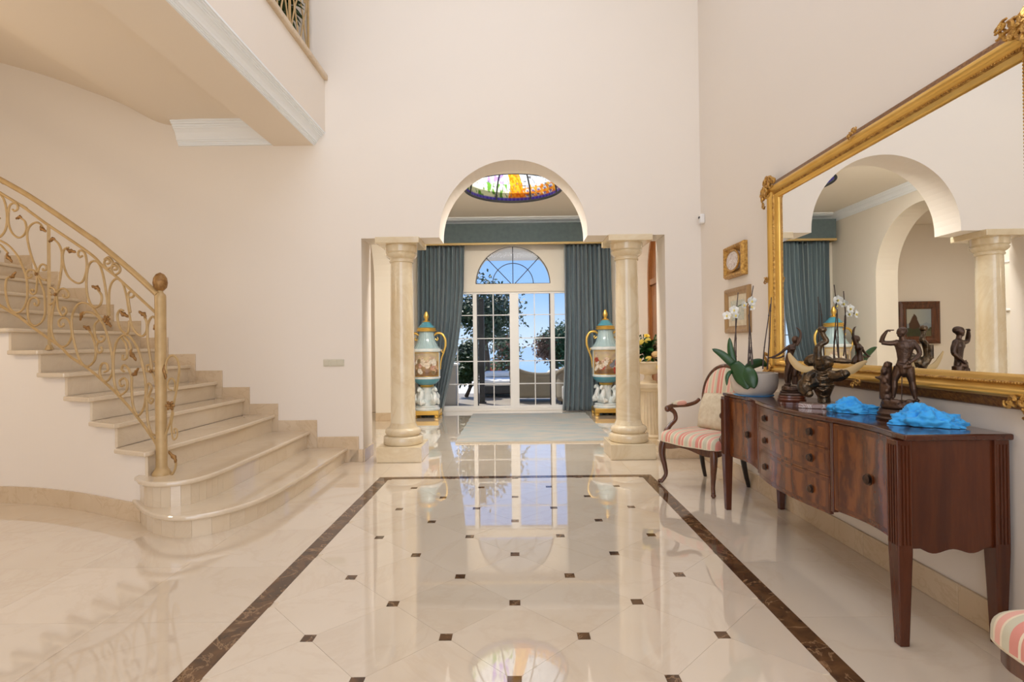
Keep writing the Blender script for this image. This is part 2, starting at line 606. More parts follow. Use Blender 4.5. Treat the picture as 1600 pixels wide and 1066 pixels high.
    def obj(s, name, m, parent=None, smooth=False, bevel=0, seg=2, world=False, angle=35, solid=0, clean=True):
        """link as one mesh object; world=True when the coordinates are world ones and the parent is an Empty without turn"""
        off = None
        if world and parent is not None:
            off = Vector(parent.location)
            if parent.parent:
                off += Vector(parent.parent.location)
        me = s.mesh(name, off, clean)
        return link(name, me, m, parent, smooth, bevel, seg, angle, solid)


def link(name, me, m, parent=None, smooth=False, bevel=0, seg=2, angle=35, solid=0):
    o = bpy.data.objects.new(name, me)
    COL.objects.link(o)
    if parent is not None:
        o.parent = parent
    if not me.materials:
        me.materials.append(MT[m] if isinstance(m, str) else m)
    if smooth:
        me.shade_smooth() if hasattr(me, 'shade_smooth') else [setattr(p, 'use_smooth', True) for p in me.polygons]
        try:
            me.set_sharp_from_angle(angle=radians(angle))
        except Exception:
            pass
    if solid:
        md = o.modifiers.new('solid', 'SOLIDIFY')
        md.thickness = solid
        md.offset = 0
    if bevel:
        md = o.modifiers.new('bevel', 'BEVEL')
        md.width = bevel
        md.segments = seg
        md.limit_method = 'ANGLE'
        md.angle_limit = radians(40)
    return o


def tag(o, label=None, cat=None, group=None, kind=None):
    if label:
        o['label'] = label
    if cat:
        o['category'] = cat
    if group:
        o['group'] = group
    if kind:
        o['kind'] = kind
    return o


def thing(name, label, cat, loc=(0, 0, 0), rz=0, group=None, kind=None):
    o = bpy.data.objects.new(name, None)
    o.empty_display_size = .1
    COL.objects.link(o)
    o.location = loc
    o.rotation_euler = (0, 0, rz)
    return tag(o, label, cat, group, kind)


def struct(o, label=None):
    o['kind'] = 'structure'
    if label:
        o['label'] = label
    return o


def sculpt(build, voxel, name, m, parent=None, smooth_it=4):
    """fuse overlapping volumes into one continuous surface"""
    me = build.mesh(name + '_tmp')
    t = bpy.data.objects.new(name + '_tmp', me)
    COL.objects.link(t)
    md = t.modifiers.new('r', 'REMESH')
    md.mode = 'VOXEL'
    md.voxel_size = voxel
    if smooth_it:
        sm = t.modifiers.new('s', 'SMOOTH')
        sm.factor = .5
        sm.iterations = smooth_it
    dg = bpy.context.evaluated_depsgraph_get()
    nm = bpy.data.meshes.new_from_object(t.evaluated_get(dg))
    bpy.data.objects.remove(t)
    nm.materials.clear()
    nm.name = name
    o = link(name, nm, m, parent, True, angle=180)
    return o


def face_cam(x, y):
    """turn about z so that local +y points away from the viewer's side of the room"""
    return -atan2(x, y)
# ================================================================== ROOM SHELL
YW, YW2 = 5.69, 6.05          # arched wall between the hall and the garden room
XR = 2.01                     # right wall of the hall
YG = 9.93                     # window wall
ZC = 3.58                     # garden-room ceiling
XI, XI2 = 1.97, 2.33          # garden-room side walls (inner face, outer face)
OPL, OPR, ZS, AR, ACX = -1.655, 1.62, 2.41, .80, -.01   # opening: jambs, soffit, arch radius and centre
XZ = lambda u, v, w_: (u, w_, v)
YZ = lambda u, v, w_: (w_, u, v)
XY = lambda u, v, w_: (u, v, w_)

# --- floor: slab, dark border strips, diagonal tiles and small inlays
floor = struct(M().box(-6.9, 5.2, -3.3, 10.15, -.12, -.004).obj('floor', 'floor'), 'polished cream marble floor with dark inlaid border')
S, FX0, FY0 = .5893, -.902, 4.620
BXL0, BXL1, BXR1, BXR0, BYF1, BYF0 = -1.3015, -1.1997, 1.165, 1.263, 4.9287, 5.0134
G = .0006
YN = .36                     # near end of the inlaid carpet of tiles (behind the frame)


def slab(name, poly, m, z1=0.0, z0=-.03):
    o = M().prism(poly, XY, z0, z1).obj(name, m, floor)
    return o


def clip_poly(poly, x0, x1, y0, y1):
    def cut(P, ins, inter):
        out = []
        for i in range(len(P)):
            a, b = P[i - 1], P[i]
            if ins(b):
                if not ins(a):
                    out.append(inter(a, b))
                out.append(b)
            elif ins(a):
                out.append(inter(a, b))
        return out

    def ix(c):
        return lambda a, b: (c, a[1] + (b[1] - a[1]) * (c - a[0]) / (b[0] - a[0]))

    def iy(c):
        return lambda a, b: (a[0] + (b[0] - a[0]) * (c - a[1]) / (b[1] - a[1]), c)
    for ins, it in ((lambda p: p[0] >= x0, ix(x0)), (lambda p: p[0] <= x1, ix(x1)), (lambda p: p[1] >= y0, iy(y0)), (lambda p: p[1] <= y1, iy(y1))):
        poly = cut(poly, ins, it)
        if not poly:
            return []
    return poly


hd = .0262                    # half side of a small inlay
hs = S / 2
for k in range(-1, 17):
    yk = FY0 - k * hs
    for i in range(-1, 5):
        off = 0 if k % 2 == 0 else .5
        xv = FX0 + (i + off) * S
        # small dark inlay at the lattice point
        if BXL1 + .1 < xv < BXR1 - .1 and YN + .05 < yk < BYF1 - .1:
            slab('inlay', [(xv - hd, yk - hd), (xv + hd, yk - hd), (xv + hd, yk + hd), (xv - hd, yk + hd)], 'dark')
        # diagonal tile to the right of the lattice point, its corners cut for the inlays
        cx_, q = xv + hs, hs - G
        c_ = hd + G
        dia = [(cx_ - hs + c_, yk - c_ * .98), (cx_ - c_, yk - hs + c_), (cx_ + c_, yk - hs + c_), (cx_ + hs - c_, yk - c_),
               (cx_ + hs - c_, yk + c_), (cx_ + c_, yk + hs - c_), (cx_ - c_, yk + hs - c_), (cx_ - hs + c_, yk + c_)]
        g2 = G * 1.2
        dia = [(cx_ + (x - cx_) * (1 - g2 / hs), yk + (y - yk) * (1 - g2 / hs)) for x, y in dia]
        p = clip_poly(dia, BXL1 + G, BXR1 - G, YN, BYF1 - G)
        if len(p) > 2:
            ar = abs(sum(p[i_][0] * p[i_ - 1][1] - p[i_ - 1][0] * p[i_][1] for i_ in range(len(p)))) / 2
            if ar > .004:
                slab('tile', p, 'tile', z1=-.0002)
bw = BXL1 - BXL0
for j in range(8):
    ya = YN + (BYF1 - YN) * j / 8
    yb = YN + (BYF1 - YN) * (j + 1) / 8 - G
    slab('border_strip', [(BXL0, ya), (BXL1 - G, ya), (BXL1 - G, yb), (BXL0, yb)], 'dark')
    slab('border_strip', [(BXR1 + G, ya), (BXR0, ya), (BXR0, yb), (BXR1 + G, yb)], 'dark')
for j in range(4):
    xa = BXL0 + (BXR0 - BXL0) * j / 4
    xb = BXL0 + (BXR0 - BXL0) * (j + 1) / 4 - G
    slab('border_strip', [(xa, BYF1), (xb, BYF1), (xb, BYF0), (xa, BYF0)], 'dark')


# outside the border: large square slabs, 0.6 m, with hairline joints
def floor_slabs(x0, x1, y0, y1, st=.6, ox=0, oy=0):
    nx0 = math.floor((x0 - ox) / st)
    ny0 = math.floor((y0 - oy) / st)
    for a in range(nx0, nx0 + int((x1 - x0) / st) + 2):
        for b in range(ny0, ny0 + int((y1 - y0) / st) + 2):
            p = clip_poly([(ox + a * st + G, oy + b * st + G), (ox + (a + 1) * st - G, oy + b * st + G), (ox + (a + 1) * st - G, oy + (b + 1) * st - G), (ox + a * st + G, oy + (b + 1) * st - G)], x0, x1, y0, y1)
            if len(p) > 2:
                slab('tile', p, 'tile', z1=-.0002)


floor_slabs(-4.3, BXL0 - G, 1.2, BYF0, .6, BXL0)
floor_slabs(BXR0 + G, XR, 1.2, BYF0, .6, BXR0)
floor_slabs(-2.4, XR, BYF0 + G, YG, .6, BXL0, BYF0)

# --- walls of the hall
arch = [(ACX + AR * cos(pi - pi * i / 40), ZS + .03 + AR * sin(pi * i / 40)) for i in range(41)]
outer = [(-6.9, 0), (OPL, 0), (OPL, ZS), (ACX - AR, ZS)] + arch + [(ACX + AR, ZS), (OPR, ZS), (OPR, 0), (5.2, 0), (5.2, 6.4), (-6.9, 6.4)]
struct(M().prism(outer, XZ, YW, YW2).obj('wall_front', 'wall'), 'cream plaster wall with a wide arched opening')
struct(M().box(XR, XR + .2, -3.3, YW, 0, 6.4).obj('wall_right', 'wall'), 'plain cream wall carrying the gilt mirror')
struct(M().box(-7.1, -6.9, -3.3, YW2, 0, 6.4).obj('wall_left', 'wall'))
# entrance wall behind the photographer with an unseen opening added for the lamp
for nm, b in (('wall_back', (-6.9, -2.9)), ('wall_back', (1.7, 2.2))):
    struct(M().box(b[0], b[1], -3.5, -3.3, 0, 6.4).obj(nm, 'wall'))
struct(M().box(-2.9, 1.7, -3.5, -3.3, 5.0, 6.4).obj('wall_back', 'wall'))
struct(M().box(-2.9, 1.7, -3.5, -3.3, 0, .25).obj('wall_back', 'wall'))
# hall ceiling with an unseen square opening added for the overhead lamp
for b in ((-6.9, 2.2, -3.3, .6), (-6.9, 2.2, 4.2, 6.05), (-6.9, -2.1, .6, 4.2), (1.3, 2.2, .6, 4.2)):
    struct(M().box(b[0], b[1], b[2], b[3], 6.35, 6.5).obj('ceiling', 'wall'))

# --- baseboards
BH = .135


def base_run(name, pts, h=BH, t=.016, m='skirt', st=.62):
    """skirting slabs along a floor line, on the left-hand side of the direction"""
    o = None
    root = thing(name, None, None, (0, 0, 0))
    root['kind'] = 'structure'
    for a, b in zip(pts[:-1], pts[1:]):
        a, b = Vector(a), Vector(b)
        L = (b - a).length
        d = (b - a) / L
        nrm = Vector((-d.y, d.x))
        n = max(1, round(L / st))
        for i in range(n):
            p = a + d * (L * i / n + .0006)
            q = a + d * (L * (i + 1) / n - .0006)
            M().prism([(p.x, p.y), (q.x, q.y), (q.x + nrm.x * t, q.y + nrm.y * t), (p.x + nrm.x * t, p.y + nrm.y * t)], XY, 0, h).obj('skirting_slab', m, root, bevel=.003)
    return root


base_run('baseboard_right', [(XR, -.2), (XR, YW)])
base_run('baseboard_front', [(XR - .016, YW), (OPR, YW), (OPR, YW2)])
base_run('baseboard_front', [(OPL, YW2), (OPL, YW), (-1.80, YW)])

# --- garden room beyond the arch
AL0, AL1, ALS = 6.80, 8.74, 2.30
alr = (AL1 - AL0) / 2
sarch = [((AL0 + AL1) / 2 + alr * cos(pi - pi * i / 32), ALS + alr * sin(pi * i / 32)) for i in range(33)]
side = [(YW2, 0), (AL0, 0)] + sarch + [(AL1, 0), (YG + .25, 0), (YG + .25, 3.9), (YW2, 3.9)]
struct(M().prism(side, YZ, -XI2, -XI).obj('wall_left', 'inner'), 'ivory side wall with an arched opening')
struct(M().prism(side, YZ, XI, XI2).obj('wall_right', 'inner'))
base_run('baseboard_left', [(-XI, YG), (-XI, AL1), (-XI2, AL1)])
base_run('baseboard_left', [(-XI2, AL0), (-XI, AL0), (-XI, YW2)])
base_run('baseboard_right', [(XI2, AL1), (XI, AL1), (XI, YG)])
base_run('baseboard_right', [(XI, YW2), (XI, AL0), (XI2, AL0)])

# window wall with the glazed doors and the half-round light above them
WX0, WX1, WZ0, WZ1 = -1.42, 1.40, .0, 2.235
FCX, FCZ, FR = -.035, 2.385, .705
wl = M()
wl.box(-XI2, WX0, YG, YG + .25, 0, 3.9)
wl.box(WX1, XI2, YG, YG + .25, 0, 3.9)
wl.box(WX0, WX1, YG, YG + .25, WZ1, FCZ)
hl = [(WX0, FCZ)] + [(FCX + FR * cos(pi - pi / 2 * i / 20), FCZ + FR * sin(pi / 2 * i / 20)) for i in range(21)] + [(FCX, 3.9), (WX0, 3.9)]
hr = [(WX1, FCZ), (WX1, 3.9), (FCX, 3.9)] + [(FCX + FR * cos(pi / 2 - pi / 2 * i / 20), FCZ + FR * sin(pi / 2 - pi / 2 * i / 20)) for i in range(21)]
wl.prism(hl, XZ, YG, YG + .25)
wl.prism(hr, XZ, YG, YG + .25)
struct(wl.obj('wall_window', 'inner', clean=True), 'ivory wall around the glazed garden doors')

# ceiling of the garden room with the round opening of the stained-glass dome
DX, DY, DR = -.005, 7.95, .745
ch = [(DX + DR * cos(pi * i / 40), DY + DR * sin(pi * i / 40)) for i in range(41)]
cl = [(DX - DR * cos(pi * i / 40), DY - DR * sin(pi * i / 40)) for i in range(41)]
cm = M()
cm.prism([(XI2, DY)] + ch + [(-XI2, DY), (-XI2, YG + .1), (XI2, YG + .1)], XY, ZC, ZC + .2)
cm.prism([(-XI2, DY)] + cl + [(XI2, DY), (XI2, YW2 - .02), (-XI2, YW2 - .02)], XY, ZC, ZC + .2)
struct(cm.obj('ceiling', 'inner'), 'flat ivory ceiling pierced by a round stained-glass dome')


def crown(name, a, b, nrm, ztop, h=.14, d=.14, m='white', prof=None):
    """stepped cornice along a->b on a wall whose outward direction is nrm"""
    prof = prof or [(0, 0), (.12, 0), (.12, .07), (.18, .07), (.18, .13), (.26, .15), (.27, .20), (.33, .21), (.36, .34), (.46, .50), (.62, .62), (.70, .65), (.71, .70), (.78, .71), (.78, .78), (.90, .80), (.92, .86), (1, .87), (1, 1), (0, 1)]
    a, b, nrm = Vector(a), Vector(b), Vector(nrm)
    n = len(prof)
    mm = M()
    vs = []
    for p in (a, b):
        for (u, v) in prof:
            vs.append((p.x + nrm.x * u * d, p.y + nrm.y * u * d, ztop - h + v * h))
    fs = [tuple(range(n)), tuple(range(n, 2 * n))] + [(i, (i + 1) % n, n + (i + 1) % n, n + i) for i in range(n)]
    mm.add(vs, fs)
    o = mm.obj(name, m)
    o['kind'] = 'structure'
    return o


crown('trim_1', (-XI, YG), (XI, YG), (0, -1), ZC, .115, .30)
crown('trim_2', (-XI, YW2), (-XI, YG), (1, 0), ZC, .13, .14)
crown('trim_3', (XI, YW2), (XI, YG), (-1, 0), ZC, .13, .14)

# side hall seen through the left arch (in the mirror), its end wall carries a dark painting
struct(M().box(-5.4, -XI2, YG, YG + .2, 0, 3.7).obj('wall_side_hall', 'wall'))
struct(M().box(-5.6, -5.4, YW2, YG + .2, 0, 3.7).obj('wall_side_hall', 'wall'))
struct(M().box(-5.4, -XI2, YW2, YG + .2, 3.4, 3.6).obj('ceiling', 'wall'))

# arched wooden door closing the right-hand arch
dr = struct(thing('door_1', 'arched brown wooden door behind the flower pedestal', None, (XI2 - .09, (AL0 + AL1) / 2, 0)))
yc = (AL0 + AL1) / 2
fr_o = [(AL0, 0)] + sarch + [(AL1, 0)]
fr_i = [(yc + (y - yc) * .93, z if z < .01 else min(z, ALS + (z - ALS) * .93)) for y, z in fr_o]
fm = M()
n_ = len(fr_o)
for i in range(n_ - 1):
    q = [fr_o[i], fr_o[i + 1], fr_i[i + 1], fr_i[i]]
    fm.prism(q, YZ, XI2 - .14, XI2 - .02)
fm.obj('door_frame', 'doorwood', dr, world=True)
for s_ in (0, 1):
    a0 = yc - (yc - AL0) * .93 if s_ == 0 else yc + .003
    a1 = yc - .003 if s_ == 0 else yc + (AL1 - yc) * .93
    rr = alr * .93
    pol = [(a0, .01), (a1, .01)]
    top = []
    for i in range(17):
        y = a1 + (a0 - a1) * i / 16
        top.append((y, ALS + sqrt(max(rr * rr - (y - yc) ** 2, 0))))
    lf = M().prism(pol + top, YZ, XI2 - .09, XI2 - .04).obj('door_leaf', 'doorwood', dr, world=True)
    for z0, z1 in ((.2, .95), (1.1, 2.0)):
        M().box(XI2 - .105, XI2 - .09, a0 + .15, a1 - .12, z0, z1).obj('panel', 'doorwood', dr, world=True, bevel=.012)
M().box(XI2 - .125, XI2 - .09, AL0 + .07, AL1 - .07, 2.18, 2.28).obj('transom', 'doorwood', dr, world=True, bevel=.01)

# --- upper landing: beam, soffit rising with the upper flight, parapet, coping
LY = 1.6
struct(M().box(-2.594, -2.163, LY, YW, 3.425, 3.75).obj('landing_beam', 'soffit'), 'cream beam under the upper landing')
sof = spline([(-2.55, 3.665, 0), (-3.3, 3.665, 0), (-3.776, 3.68, 0), (-4.22, 3.90, 0), (-4.58, 4.045, 0), (-5.3, 4.30, 0), (-6.95, 4.75, 0)], 6)
sp = [(p.x, p.y) for p in sof]
sm_ = M().prism(sp + [(x, z + .16) for x, z in sp[::-1]], XZ, LY, YW + .01)
struct(sm_.obj('landing_soffit', 'soffit', smooth=True, angle=30), 'cream soffit of the upper landing')
struct(M().box(-2.36, -2.034, LY, YW, 3.565, 4.125).obj('landing_parapet', 'wall'), 'cream parapet of the upper landing')
struct(M().box(-2.42, -1.995, LY, YW, 4.125, 4.185).obj('landing_coping', 'skirt', bevel=.012), 'stone coping along the upper landing')
struct(M().box(-3.7, -2.36, LY, YW, 3.85, 3.95).obj('landing_floor', 'step'))
crown('trim_4', (-2.163, LY), (-2.163, YW), (1, 0), 3.568, .143, .129)
crown('trim_5', (-3.62, YW), (-2.594, YW), (0, -1), 3.675, .24, .16)
# ================================================================== STAIRCASE
RIS, Z1 = .182, .155
zn = lambda n: Z1 + RIS * (n - 1)
XN = {1: -1.817, 2: -2.21, 3: -2.60, 4: -2.92, 5: -3.215}
for n in range(6, 15):
    XN[n] = -3.505 - .295 * (n - 6)
# plan of the curved wall under the stair (floor contact line)
CW = [(-2.30, 3.66), (-2.50, 3.70), (-2.70, 3.787), (-2.88, 3.861), (-3.39, 4.09), (-3.86, 4.245), (-4.25, 4.31), (-4.8, 4.35), (-5.6, 4.36), (-7.0, 4.36)]
CWS = [(p.x, p.y) for p in spline([(x, y, 0) for x, y in CW], 8)]


def cwy(x):
    if x >= CWS[0][0]:
        return CWS[0][1]
    for (xa, ya), (xb, yb) in zip(CWS[:-1], CWS[1:]):
        if xb <= x <= xa:
            return ya + (yb - ya) * (x - xa) / (xb - xa)
    return CWS[-1][1]


NT = 12
stair = thing('staircase', 'polished cream marble staircase with rounded lower steps', 'staircase', (-2.6, 4.7, 0))
nose1 = [(-1.817, YW), (-1.817, 4.7), (-1.822, 4.1), (-1.867, 3.77), (-1.975, 3.555), (-2.13, 3.435), (-2.31, 3.44), (-2.53, 3.565), (-2.80, 3.825)]
nose2 = [(-2.222, YW), (-2.203, 4.8), (-2.198, 4.33), (-2.198, 3.90), (-2.262, 3.66), (-2.41, 3.578), (-2.575, 3.612), (-2.73, 3.752)]


def inset(pts, d):
    """shift a line to its right-hand side (into the stair)"""
    out = []
    for i, p in enumerate(pts):
        a, b = pts[max(i - 1, 0)], pts[min(i + 1, len(pts) - 1)]
        t = Vector((b[0] - a[0], b[1] - a[1])).normalized()
        out.append((p[0] + t.y * d, p[1] - t.x * d))
    return out


mass = M()
for n in range(1, NT + 2):
    xb = XN[n + 1] - .02
    if n in (1, 2):
        ns = [(p.x, p.y) for p in spline([(x, y, 0) for x, y in (nose1 if n == 1 else nose2)], 6)]
        back = (ns[-1][0] - .05, cwy(ns[-1][0]) + .15)
        poly = ns + [back, (xb - .3, YW)]
        rin = inset(ns, .034)
        mpoly = inset(ns, .052)
        mass.prism([(min(x, -1.84), y) for x, y in mpoly] + [back, (xb - .3, YW)], XY, 0, zn(n) - .036)
        # riser of narrow upright slabs following the curve
        L = [0]
        for a, b in zip(rin[:-1], rin[1:]):
            L.append(L[-1] + sqrt((b[0] - a[0]) ** 2 + (b[1] - a[1]) ** 2))

        def pt(s_):
            for i in range(len(L) - 1):
                if s_ <= L[i + 1] + 1e-9:
                    t = (s_ - L[i]) / max(L[i + 1] - L[i], 1e-9)
                    return (rin[i][0] + (rin[i + 1][0] - rin[i][0]) * t, rin[i][1] + (rin[i + 1][1] - rin[i][1]) * t)
            return rin[-1]
        z0 = 0 if n == 1 else zn(n - 1)
        straight = 1.75 if n == 1 else 1.70
        cuts = [0, straight * .33, straight * .66, straight]
        stv = .115 if n == 1 else .062
        while cuts[-1] + stv < L[-1]:
            cuts.append(cuts[-1] + stv)
        cuts[-1] = L[-1]
        for a, b in zip(cuts[:-1], cuts[1:]):
            k = max(1, int((b - a) / .06))
            P = [pt(a + .0007 + (b - a - .0014) * i / k) for i in range(k + 1)]
            Q = inset(P, .02)
            M().prism(P + Q[::-1], XY, z0, zn(n) - .034).obj('riser_slab', 'step', stair, world=True)
        k_in = .0
    else:
        x0, x1 = XN[n], xb
        bow = lambda y: .035 * sin(pi * max(0, min(1, (y - 3.9) / 1.7))) if n == 3 else 0
        ed = [(x, cwy(x) - .055) for x in [x0 + .02 - (x0 + .02 - x1) * i / 8 for i in range(9)]]
        ns = [(x0 + bow(y), y) for y in [YW - (YW - (ed[0][1] + .06)) * i / 8 for i in range(9)]]
        ns[-1] = (x0, ed[0][1] + .05)
        poly = ns + [(x0 - .012, ed[0][1] + .012)] + ed[1:] + [(x1, YW)]
        # solid of the flight under this tread, faced by the curved white wall
        xs = [x0 - .034 - .02 - (x0 - .054 - XN[n + 1] + .0) * i / 8 for i in range(9)]
        xs = [x0 - .05 + (XN[n + 1] - .05 - (x0 - .05)) * i / 8 for i in range(9)]
        mass.prism([(x, cwy(x)) for x in xs] + [(xs[-1], YW), (xs[0], YW)], XY, 0, zn(n) - .036)
        xr = x0 - .03
        M().prism([(xr, cwy(xr) - .004), (xr, YW), (xr - .02, YW), (xr - .02, cwy(xr) - .004)], XY, zn(n - 1), zn(n) - .034).obj('riser_slab', 'step', stair, world=True)
    tm = M().prism(poly, XY, zn(n) - .036, zn(n))
    t = tm.obj('tread', 'step', stair, world=True, bevel=.014, seg=3)
    for pl in t.data.polygons:
        pl.use_smooth = False
struct(mass.obj('wall_stair', 'wall'), 'curved cream wall under the staircase')
# curved skirting at the foot of that wall
bsr = thing('baseboard_stair', None, None)
bsr['kind'] = 'structure'
bpts = [p for p in CWS if p[0] <= -2.68]
for i in range(0, len(bpts) - 1, 6):
    seg_ = bpts[i:i + 7]
    Q = [(x + .0, y) for x, y in seg_]
    nrm = []
    for j, p in enumerate(seg_):
        a, b = seg_[max(j - 1, 0)], seg_[min(j + 1, len(seg_) - 1)]
        t = Vector((b[0] - a[0], b[1] - a[1])).normalized()
        nrm.append((p[0] + t.y * .016, p[1] - t.x * .016) if (p[1] - t.x * .016) < p[1] else (p[0] - t.y * .016, p[1] + t.x * .016))
    M().prism(seg_ + nrm[::-1], XY, 0, BH).obj('skirting_slab', 'skirt', bsr)
# stepped skirting on the wall side
trm = thing('trim_6', 'stepped marble skirting climbing the wall beside the stair', None)
trm['kind'] = 'structure'
for n in range(0, NT + 1):
    xa = (XN[n] + .10) if n else OPL - .04
    xa = {1: -1.70, 2: -2.15, 3: -2.57}.get(n, xa)
    if n == 0:
        continue
    xb = {1: -2.15, 2: -2.57}.get(n, XN[n + 1] + .045)
    if n >= 3:
        xa = -2.57 if n == 3 else XN[n] + .045
    z0 = zn(n) - .02 if n > 1 else 0
    M().box(xb + .0006, xa - .0006, YW - .016, YW, max(0, zn(n - 1) if n > 1 else 0), zn(n) + .118).obj('skirting_slab', 'skirt', trm, bevel=.002)

# ================================================================== STAIR RAILING (wrought iron scrolls)
RY = lambda x: cwy(x) + .055
NWX, NWY = -2.565, 3.80


def on_rail(px, py):
    """place on the upright curved surface that carries the railing"""
    r = ray(px, py)
    lo, hi = 3.0, 6.2
    for _ in range(40):
        t = (lo + hi) / 2
        x, y = r[0] * t, r[1] * t
        if y < RY(x):
            lo = t
        else:
            hi = t
    return Vector((r[0] * lo, r[1] * lo, EYE + r[2] * lo))


ZM = {'A': (0, 280, 7.614), 'B': (0, 400, 6.664), 'C': (70, 340, 4.845), 'D': (110, 470, 3.676)}
rail = thing('stair_railing', 'gold-beige wrought iron stair railing with scrolls and leaves', 'railing', (NWX, NWY, 0))


def px(z, p):
    o = ZM[z]
    return o[0] + p[0] / o[2], o[1] + p[1] / o[2]


def iron(name, z, pts, r=.0085, n=5, plane=None, seg=6, m='iron', **kw):
    P = []
    for p in pts:
        zz, q = (p[0], p[1:]) if isinstance(p[0], str) else (z, p)
        a = px(zz, q)
        P.append(on_rail(*a) if plane is None else at_y(a[0], a[1], plane))
    P = spline(P, n)
    return M().tube(P, r, seg, **kw).obj(name, m, rail, world=True, smooth=True)


def leaf_at(parent, z, a, b, wd=.0155, plane=None):
    """curled acanthus leaf from pixel a to pixel b"""
    pa, pb = px(z, a), px(z, b)
    A = on_rail(*pa) if plane is None else at_y(pa[0], pa[1], plane)
    B = on_rail(*pb) if plane is None else at_y(pb[0], pb[1], plane)
    d = (B - A)
    L = d.length
    d = d.normalized()
    s_ = Vector((0, 1, 0)).cross(d).normalized()
    o_ = Vector((0, -1, 0))

    def fn(u, v):
        wv = wd * sin(pi * min(1, u * .93 + .05)) ** .8 * (1 + .30 * sin(u * 16))
        c = A + d * (L * u) + s_ * (.010 * sin(u * 5))
        k = (v - .5) * 2
        return c + s_ * (wv * k) + o_ * (.012 * (1 - k * k) * sin(pi * u) + .002)
    off = Vector(rail.location)
    mm = M().grid(fn, 10, 4)
    return mm.obj('leaf', 'leafgold', rail, world=True, smooth=True, angle=80, solid=.004)


# handrail, bars, newel
hr_px = [('A', -60, -32), ('A', 0, 2), ('A', 330, 190), ('A', 700, 435), ('A', 1066, 690), ('C', 400, 190), ('C', 650, 398), ('C', 855, 585)]
P = [on_rail(*px(p[0], p[1:])) for p in hr_px]
d0 = (P[0] - P[1]).normalized()
P = [Vector((-6.7, RY(-6.7), P[0].z + (abs(-6.7 - P[0].x)) * .617)), Vector((-5.4, RY(-5.4), P[0].z + abs(-5.4 - P[0].x) * .617))] + P
hand = M().tube(spline(P, 5), .0225, 10, flat=.8, up=(0, 0, 1)).obj('handrail', 'iron', rail, world=True, smooth=True, angle=60)
tb = [('A', 0, 162), ('A', 250, 312), ('A', 550, 530), ('A', 1066, 882), ('C', 440, 368), ('C', 560, 465), ('C', 860, 740)]
P = [on_rail(*px(p[0], p[1:])) for p in tb]
P = [Vector((-6.7, RY(-6.7), P[0].z + abs(-6.7 - P[0].x) * .617))] + P
M().tube(spline(P, 5), .0125, 6, flat=.7, up=(0, 0, 1)).obj('upper_bar', 'iron', rail, world=True, smooth=True)
bb = [('B', 0, 515), ('B', 150, 600), ('B', 330, 735), ('B', 490, 850), ('B', 640, 955), ('D', 0, 322), ('D', 100, 388), ('D', 210, 480), ('D', 280, 547), ('D', 380, 662), ('D', 470, 785), ('D', 500, 835)]
P = [on_rail(*px(p[0], p[1:])) for p in bb]
P = [Vector((-6.7, RY(-6.7), P[0].z + abs(-6.7 - P[0].x) * .617))] + P
M().tube(spline(P, 5), .0125, 6, flat=.7, up=(0, 0, 1)).obj('lower_bar', 'iron', rail, world=True, smooth=True)
nw = M().lathe([(.062, 0), (.062, .012), (.052, .03), (.042, .045), (.0365, .06), (.0365, 1.285), (.033, 1.30), (.02, 1.315), (.018, 1.33)], 12, (NWX, NWY, zn(2)))
nwo = nw.obj('newel_post', 'iron', rail, world=True, smooth=True)
M().lathe([(.012, 1.325), (.025, 1.332), (.042, 1.352), (.048, 1.385), (.043, 1.42), (.027, 1.447), (.003, 1.460)], 14, (NWX, NWY, zn(2))).obj('finial', 'leafgold', rail, world=True, smooth=True, angle=60)
pa, pb = on_rail(73.8, 351), on_rail(77.3, 541.5)
pm = M()
pm.tube([(pb.x, pb.y, zn(7)), (pb.x, pb.y, zn(7) + .02), (pb.x, pb.y, zn(7) + .04)], [.032, .024, .017], 8)
pm.tube([(pb.x, pb.y, zn(7) + .02), (pb.x, pb.y, pa.z)], .0155, 4)
pm.obj('post', 'iron', rail, world=True)

